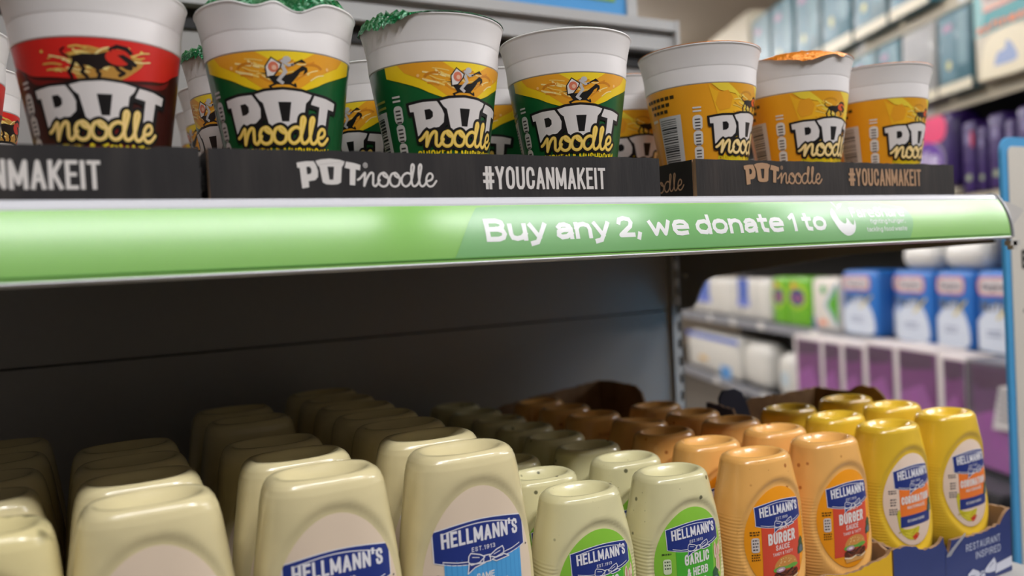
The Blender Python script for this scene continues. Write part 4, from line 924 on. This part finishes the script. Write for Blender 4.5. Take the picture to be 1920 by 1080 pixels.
# ------------------------------------------------------------------ household aisle in the background
GO_ = Vector((2.39344536, 1.45191971, 0)); GE = Vector((0.37884223, 0.92546127, 0)); GN = Vector((-0.92546127, 0.37884223, 0))
GRZ = math.atan2(GE.y, GE.x)+math.pi               # local +x runs towards the camera end, local -y faces the aisle
def gpos(s, d, z): p = GO_+GE*s+GN*d; return (p.x, p.y, z)
def gl(name, label, cat, s, d, z, group=None, rz=0): return empty(name, label, cat, gpos(s, d, z), GRZ+math.radians(rz), group)
S0, S1 = -1.0, 3.0
def gondola():
    t = gl('household_gondola', 'dark shelving of the household aisle in the background', 'shelf unit', 0, 0, 0); t.location.z = H0
    dk = mat('gondola_dark', (52, 52, 54), .6); edge = mat('gondola_edge', (142, 144, 150), .4); tk = mat('price_ticket', (222, 220, 214), .5)
    X = lambda s: -s
    m = MB(); m.box(X(S1), X(S0), .42, .46, -H0, 1.0); m.build('back_panel', dk, t)
    for i, (z, dep, cl) in enumerate(((.476, .34, 'cream'), (.795, .34, 'cream'), (.150, .36, 'cream'), (-.340, .40, 'grey'), (-.700, .40, 'grey'), (-1.1, .42, 'grey'))):
        m = MB(); m.box(X(S1), X(S0), .42-dep, .42, z-.03, z); sh = m.build('shelf', dk, t)
        e = mat('gondola_edge_cream', (186, 176, 152), .5) if cl == 'cream' else edge
        m = MB(); m.box(X(S1), X(S0), .42-dep-.012, .42-dep, z-.042, z+.004); m.build('price_rail', e, sh)
        r = random.Random(i); s = S0+.1; q = MB()
        while s < S1-.1:
            q.box(X(s)-.035, X(s)+.035, .42-dep-.014, .42-dep-.0125, z-.036, z); s += r.uniform(.35, .7)
        q.build('price_ticket', tk, sh, merge=False)['kind'] = 'stuff'
gondola()
def gpack(name, label, cat, s0, s1, z, h, m, art=None, depth=.13, d=0, group=None, r=.02, rz=0, dome=0):
    w = abs(s1-s0); t = gl(name, label, cat, (s0+s1)/2, d-depth/2-.02, z, group, rz)
    b = link('wrapper', rbox_mesh('wrapper', w, depth, h, m, min(r, depth/2.2, w/2.2)), t)
    if art:
        P = Print(lambda u, v, q: (u, -depth/2-q, v), curved=False, lift=.0005, base=.0004); art(P, w, h); P.build('pack_print', b)
    return t
film = lambda nm, c: mat(nm, c, .42, coat=.15)
def art_blitz(P, w, h):
    P.fill(smooth([(-w*.46, .012), (w*.30, .012), (w*.40, h*.22), (w*.28, h*.46), (w*.05, h*.60), (-w*.2, h*.56), (-w*.46, h*.4)], 4), (206, 214, 226), 1)
    P.rrect(-w*.44, h*.70, w*.30, h*.92, h*.08, (214, 92, 76), 1); P.rrect(-w*.41, h*.72, w*.27, h*.90, h*.07, (216, 208, 208), 2); P.text('Regina', -w*.07, h*.765, h*.085, (96, 86, 100), w=.7, T=.2, layer=3, width=w*.54, align='c')
    P.text('BLITZ', -w*.10, h*.52, h*.125, (96, 104, 120), w=.62, T=.24, layer=3, width=w*.58, align='c', slant=.2); P.stroke([(w*.02, h*.44), (w*.34, h*.62)], h*.028, (220, 196, 70), 4); minitext(P, -w*.08, h*.27, w*.34, 2, (120, 130, 160), h*.022, h*.05, 3)
blue = film('blue_wrap', (40, 112, 192))
for i, (a, b, dd, w) in enumerate(((.89, .63, 0, 'with a pale dotted side, furthest from the sign'), (.63, .525, -.06, 'set back in shadow between two others'), (.515, .30, 0, 'third from the right'), (.285, .10, 0, 'second from the right'), (.085, -.10, 0, 'nearest to the white sign'))):
    gpack('kitchen_roll_pack', 'blue kitchen roll pack '+w, 'kitchen roll', a, b, -.3395, .256, blue, art_blitz, .12, dd, 'blue kitchen roll packs')
for i, (a, b, w) in enumerate(((.485, .285, 'left'), (.255, .055, 'right'))):
    gpack('tissue_pack', 'rounded white tissue pack lying on the blue kitchen rolls, %s of two' % w, 'tissue pack', a, b, -.083, .10, film('white_wrap', (220, 218, 212)), None, .12, 0, 'white packs on the kitchen rolls', .045)
gpack('kitchen_roll_pack', 'dark blue pack behind the shelf end clip', 'kitchen roll', .03, -.3, -.083, .16, film('dark_blue_wrap', (36, 54, 92)), None, .12, -.03)
def art_green(P, w, h):
    P.oval(-w*.05, h*.62, w*.42, h*.27, (176, 206, 50), 1); P.oval(-w*.05, h*.60, w*.33, h*.17, (44, 62, 130), 2); P.text('Aria', -w*.05, h*.53, h*.13, (222, 120, 130), w=.7, T=.2, layer=3, width=w*.5, align='c'); P.oval(-w*.2, h*.84, w*.12, h*.06, (236, 150, 60), 2)
gbx = film('green_box', (112, 182, 44))
gpack('detergent_pack', 'green detergent pack on the grey shelf, left one', 'detergent', 1.56, 1.40, -.3395, .225, gbx, art_green, .12, 0, 'green detergent packs')
gpack('detergent_pack', 'green detergent pack with round blue badge, right one', 'detergent', 1.395, 1.17, -.3395, .225, gbx, art_green, .12, 0, 'green detergent packs')
def art_wg(P, w, h):
    P.fill([(w*.46, h*.15), (w*.46, h*.85), (w*.1, h*.5)], (90, 172, 50), 1); P.stroke([(w*.44, h*.88), (w*.02, h*.5), (w*.44, h*.12)], h*.04, (40, 150, 190), 2); P.oval(-w*.1, h*.16, w*.16, h*.06, (236, 160, 130), 1); P.oval(-w*.05, h*.78, w*.1, h*.08, (80, 170, 90), 1)
    P.fill([(-w*.48, h*.02), (-w*.3, h*.02), (-w*.4, h*.25), (-w*.48, h*.3)], (70, 90, 150), 1)
gpack('detergent_box', 'white box with green triangle beside the green detergent packs', 'detergent', 1.155, .92, -.3395, .225, film('white_box', (224, 218, 208)), art_wg, .12)
def art_bluebottle(P, w, h):
    P.rect(-w*.22, h*.42, w*.30, h*1.0, (86, 112, 190), 1); P.rect(-w*.26, h*.32, w*.34, h*.48, (110, 128, 208), 1.5); P.rect(-w*.10, h*.18, w*.0, h*.28, (90, 90, 96), 1)
wb_ = film('white_bottle', (216, 214, 206))
for i, (a, b, art) in enumerate(((2.75, 2.36, art_bluebottle), (2.35, 2.08, None), (2.07, 1.80, art_bluebottle), (1.79, 1.60, None))):
    gpack('cleaner_pack', ['white cleaner pack with blue patch beside the slotted upright', 'plain white cleaner pack left of the blue patch', 'white cleaner pack with tall blue patch', 'plain white cleaner pack next to the green ones'][i], 'cleaner', a, b, -.3395, .215, wb_, art, .12, 0, 'white cleaner packs', .03)
def art_low(P, w, h):
    P.rect(-w*.5, h*.86, w*.5, h*.97, (52, 96, 196), 1); P.oval(-w*.15, h*.34, w*.09, h*.07, (222, 184, 110), 1, 14); P.rect(w*.18, h*.02, w*.36, h*.30, (86, 152, 214), 1); P.text('baby', -w*.1, h*.16, h*.06, (110, 110, 120), w=.7, T=.2, layer=2, width=w*.34, align='c')
gpack('cleaner_bottle', 'white pack with blue top on the lower shelf beside the upright', 'cleaner', 2.9, 2.03, -.6995, .24, wb_, art_low, .14, 0, None, .04)
gpack('cleaner_bottle', 'round-shouldered white bottle on the lower shelf', 'cleaner', 1.98, 1.66, -.6995, .24, wb_, None, .14, 0, None, .06)
gpack('cleaner_bottle', 'slim white bottle with pale label on the lower shelf', 'cleaner', 1.55, 1.36, -.6995, .22, wb_, lambda P, w, h: P.rect(-w*.2, h*.3, w*.2, h*.6, (190, 206, 214), 1), .14, 0, None, .05)
# purple boxes in clear wrap, standing proud of the lower shelf
pur = mat('purple_print', (112, 46, 110), .35, coat=.5); pe = mat('white_board_edge', (214, 206, 204), .4)
def art_purple(P, w, h):
    e = -w/2+.037
    P.fill([(e, h*.02), (w*.44, h*.02), (w*.44, h*.36), (w*.2, h*.62), (e, h*.48)], (146, 78, 146), 1); P.fill([(e, h*.945), (w*.44, h*.945), (w*.44, h*.80), (e+.02, h*.74), (e, h*.80)], (70, 34, 68), 1)
edges = [(1.03, .80, -.343), (.80, .645, -.340), (.645, .485, -.337), (.485, .295, -.322), (.295, .065, -.318), (.065, -.065, -.326), (-.065, -.31, -.330)]
for i, (a, b, zt) in enumerate(edges):
    h = .30; z = zt-h
    t = gpack('wrapped_box', 'purple box with white edges in clear wrap, %s from the left' % (['first', 'second', 'third', 'fourth', 'fifth', 'sixth', 'seventh'][i]), 'box', a, b, z, h, pe if i < 6 else mat('dark_purple_print', (52, 40, 60), .35, coat=.5), None, .10, .15, 'purple boxes in clear wrap', .006)
    w = abs(a-b); m = MB(); m.box(-w/2+.034, w/2-.003, -.0535, -.050, .004, h-.014); f = m.build('purple_face', pur if i < 6 else mat('dark_purple_face', (92, 52, 96), .35, coat=.5), t)
    P = Print(lambda u, v, q: (u, -.0535-q, v), curved=False, lift=.0005, base=.0004); art_purple(P, w, h); P.build('pack_print', f)
    m = MB(); g = [[(-w/2+w*k/8, -.056-.004*math.sin(k*2.1+j*1.3+i)*math.sin(math.pi*j/8), h*j/8) for k in range(9)] for j in range(9)]; m.grid(g)
    m.build('clear_wrap', mat('clear_wrap', (235, 232, 232), .12, alpha=.06, coat=.8, bump=(14, .8, (1, 1, 1), .03)), t)
    if i == 6:
        P = Print(lambda u, v, q: (u, -.062-q, v), curved=False, lift=.0005, base=.0004); P.fill([(.0, .12), (.10, .13), (.11, .26), (.03, .24)], (206, 202, 200), 1)
        for k in range(5): P.rect(.025, .15+k*.018, .085, .156+k*.018, (90, 88, 96), 2)
        P.build('barcode_label', f)
# trestle shelf that carries the wrapped boxes
t = gl('display_stand', 'low dark stand carrying the purple wrapped boxes', 'stand', 0, 0, 0); t.location.z = H0
m = MB(); m.box(-1.06, .34, -.24, -.12, -.662, -.645); m.build('top', mat('stand_dark', (58, 58, 62), .5), t)
for x in (-1.0, -.35, .3):
    m = MB(); m.box(x-.02, x+.02, -.23, -.13, -H0, -.662); m.build('leg', mat('stand_dark', (58, 58, 62), .5), t)
# purple pouches on the middle shelf
def art_pouch(P, w, h):
    P.rrect(-w*.48, h*.62, w*.40, h*.97, h*.16, (226, 60, 112), 1); P.oval(-w*.06, h*.38, w*.42, h*.30, (150, 140, 160), 1.2); P.oval(-w*.06, h*.38, w*.38, h*.27, (92, 44, 150), 2); P.text('ollie', -w*.06, h*.28, h*.24, (206, 196, 220), w=.6, T=.2, layer=3, width=w*.58, align='c')
pp = film('purple_wrap', (52, 27, 94))
gpack('tissue_pack', 'purple pack with pink cloud and round badge behind the last orange pot', 'tissue pack', .42, .17, .182, .245, pp, art_pouch, .12, 0, None, .03)
for i, (a, b) in enumerate(((.155, .095), (.085, .045), (.035, -.025), (-.035, -.075), (-.085, -.16))):
    gpack('tissue_pack', 'narrow dark purple pack standing edge-on, %s from the pink one' % ['first', 'second', 'third', 'fourth', 'fifth'][i], 'tissue pack', a, b, .155, .225 if i % 2 == 0 else .20, pp, (lambda P, w, h, i=i: (P.rect(-w*.2, h*.68, w*.3, h*.82, (120, 110, 150), 1), P.oval(w*.05, h*.22, w*.22, h*.05, (150, 160, 130), 1, 10), P.oval(w*.36, h*.74, w*.12, h*.12, (190, 40, 80), 1.4, 10) if i in (0, 4) else None)), .12, -.02, 'narrow purple packs', .012)
gpack('tissue_pack', 'low cream pack under the purple packs', 'tissue pack', .42, .17, .1505, .03, film('cream_wrap', (190, 182, 160)), None, .12, 0, None, .008)
# teal tissue packs on the two upper shelves
teal = film('teal_wrap', (52, 102, 116)); pale = film('pale_teal_wrap', (106, 130, 136)); grey = film('grey_wrap', (150, 150, 147))
def art_teal(P, w, h, c=(50, 104, 120)):
    P.rect(-w*.40, h*.16, w*.05, h*.92, c, 1); P.rect(w*.12, h*.30, w*.40, h*.95, (86, 128, 138), 1); P.oval(-w*.15, h*.34, w*.08, h*.06, (190, 186, 120), 2, 10); P.rect(-w*.3, h*.76, -w*.02, h*.84, (150, 110, 140), 2); P.rect(-w*.5, 0, w*.5, h*.12, (206, 198, 172), 1)
def art_grey(P, w, h):
    P.rect(-w*.4, h*.3, w*.3, h*.9, (142, 142, 141), 1); P.text('SOFT', -w*.05, h*.46, h*.1, (110, 112, 116), w=.7, T=.2, layer=2, width=w*.5, align='c'); P.rect(-w*.5, 0, w*.5, h*.12, (206, 198, 172), 1)
for i, (a, b, mm, ar) in enumerate(((.97, .76, pale, art_teal), (.75, .58, pale, art_teal), (.57, .43, teal, art_teal), (.42, .235, grey, art_grey), (.225, .065, teal, art_teal))):
    gpack('tissue_pack', 'pale teal tissue pack on the upper background shelf, %s from the left' % ORD[i].replace('front', 'first') if i != 3 else 'grey tissue pack between the teal ones on the upper background shelf', 'tissue pack', a, b, .4765, .255, mm, ar, .16, 0, 'tissue packs on the upper background shelf', .012)
def art_big(P, w, h):
    P.rect(-w*.48, h*.48, w*.5, h*.99, (32, 140, 146), 1); P.fill(smooth([(-w*.48, h*.99), (-w*.30, h*.80), (-w*.36, h*.55), (-w*.48, h*.46)], 4), (120, 176, 176), 2)
    P.rrect(-w*.36, h*.70, w*.34, h*.93, h*.07, (222, 120, 84), 2); P.rrect(-w*.33, h*.73, w*.31, h*.91, h*.06, (206, 186, 172), 3); P.text('Regina', -w*.01, h*.78, h*.08, (106, 90, 100), w=.7, T=.2, layer=4, width=w*.54, align='c')
    P.text('softness', 0, h*.50, h*.085, (236, 124, 62), w=.8, T=.26, layer=4, width=w*.86, align='c'); P.fill(smooth([(-w*.4, h*.02), (w*.46, h*.02), (w*.46, h*.36), (w*.1, h*.47), (-w*.3, h*.40), (-w*.4, h*.02)], 4), (222, 212, 182), 3)
    P.fill(smooth([(-w*.16, h*.12), (w*.2, h*.12), (w*.16, h*.26), (w*.06, h*.34), (w*.02, h*.26), (-w*.1, h*.24), (-w*.16, h*.12)], 4), (140, 158, 196), 4)
gpack('tissue_pack', 'large teal and cream tissue pack with orange logo at the top right', 'tissue pack', .05, -.20, .4765, .285, film('cream_wrap', (190, 182, 160)), art_big, .16, 0, None, .012)
for i, (a, b) in enumerate(((1.66, 1.46), (1.44, 1.22), (1.20, .98), (.96, .74), (.72, .50), (.48, .26))):
    gpack('tissue_pack', 'teal tissue pack on the top background shelf, %s from the left' % ORD[i].replace('front', 'first'), 'tissue pack', a, b, .7955, .36 if i < 4 else .30, teal if i % 2 else pale, art_teal, .16, 0, 'tissue packs on the top background shelf', .012)
def art_cream(P, w, h):
    P.oval(-w*.1, h*.5, w*.22, h*.2, (196, 200, 206), 1); P.oval(-w*.1, h*.42, w*.06, h*.12, (176, 140, 90), 2, 10); P.rect(w*.18, h*.3, w*.44, h*.58, (92, 106, 164), 1); P.rect(-w*.48, h*.2, -w*.3, h*.5, (160, 180, 120), 1)
gpack('tissue_pack', 'cream pack with blue square at the far end of the top background shelf', 'tissue pack', 2.30, 1.70, .7955, .43, film('cream_wrap', (190, 182, 160)), art_cream, .16, 0, None, .012)
for i, (s, z, c, w) in enumerate(((-.02, -.6995, (190, 110, 40), 'orange'), (-.115, -.6995, (40, 100, 150), 'blue'), (-.03, -1.0995, (90, 96, 100), 'grey'), (-.13, -1.0995, (60, 110, 160), 'pale blue'))):
    gpack('cleaner_bottle', '%s cleaner bottle in the dark lower shelves by the white sign' % w, 'cleaner', s+.04, s-.04, z, .22, film('cleaner_'+w.replace(' ', '_'), c), None, .08, -.05, None, .02)
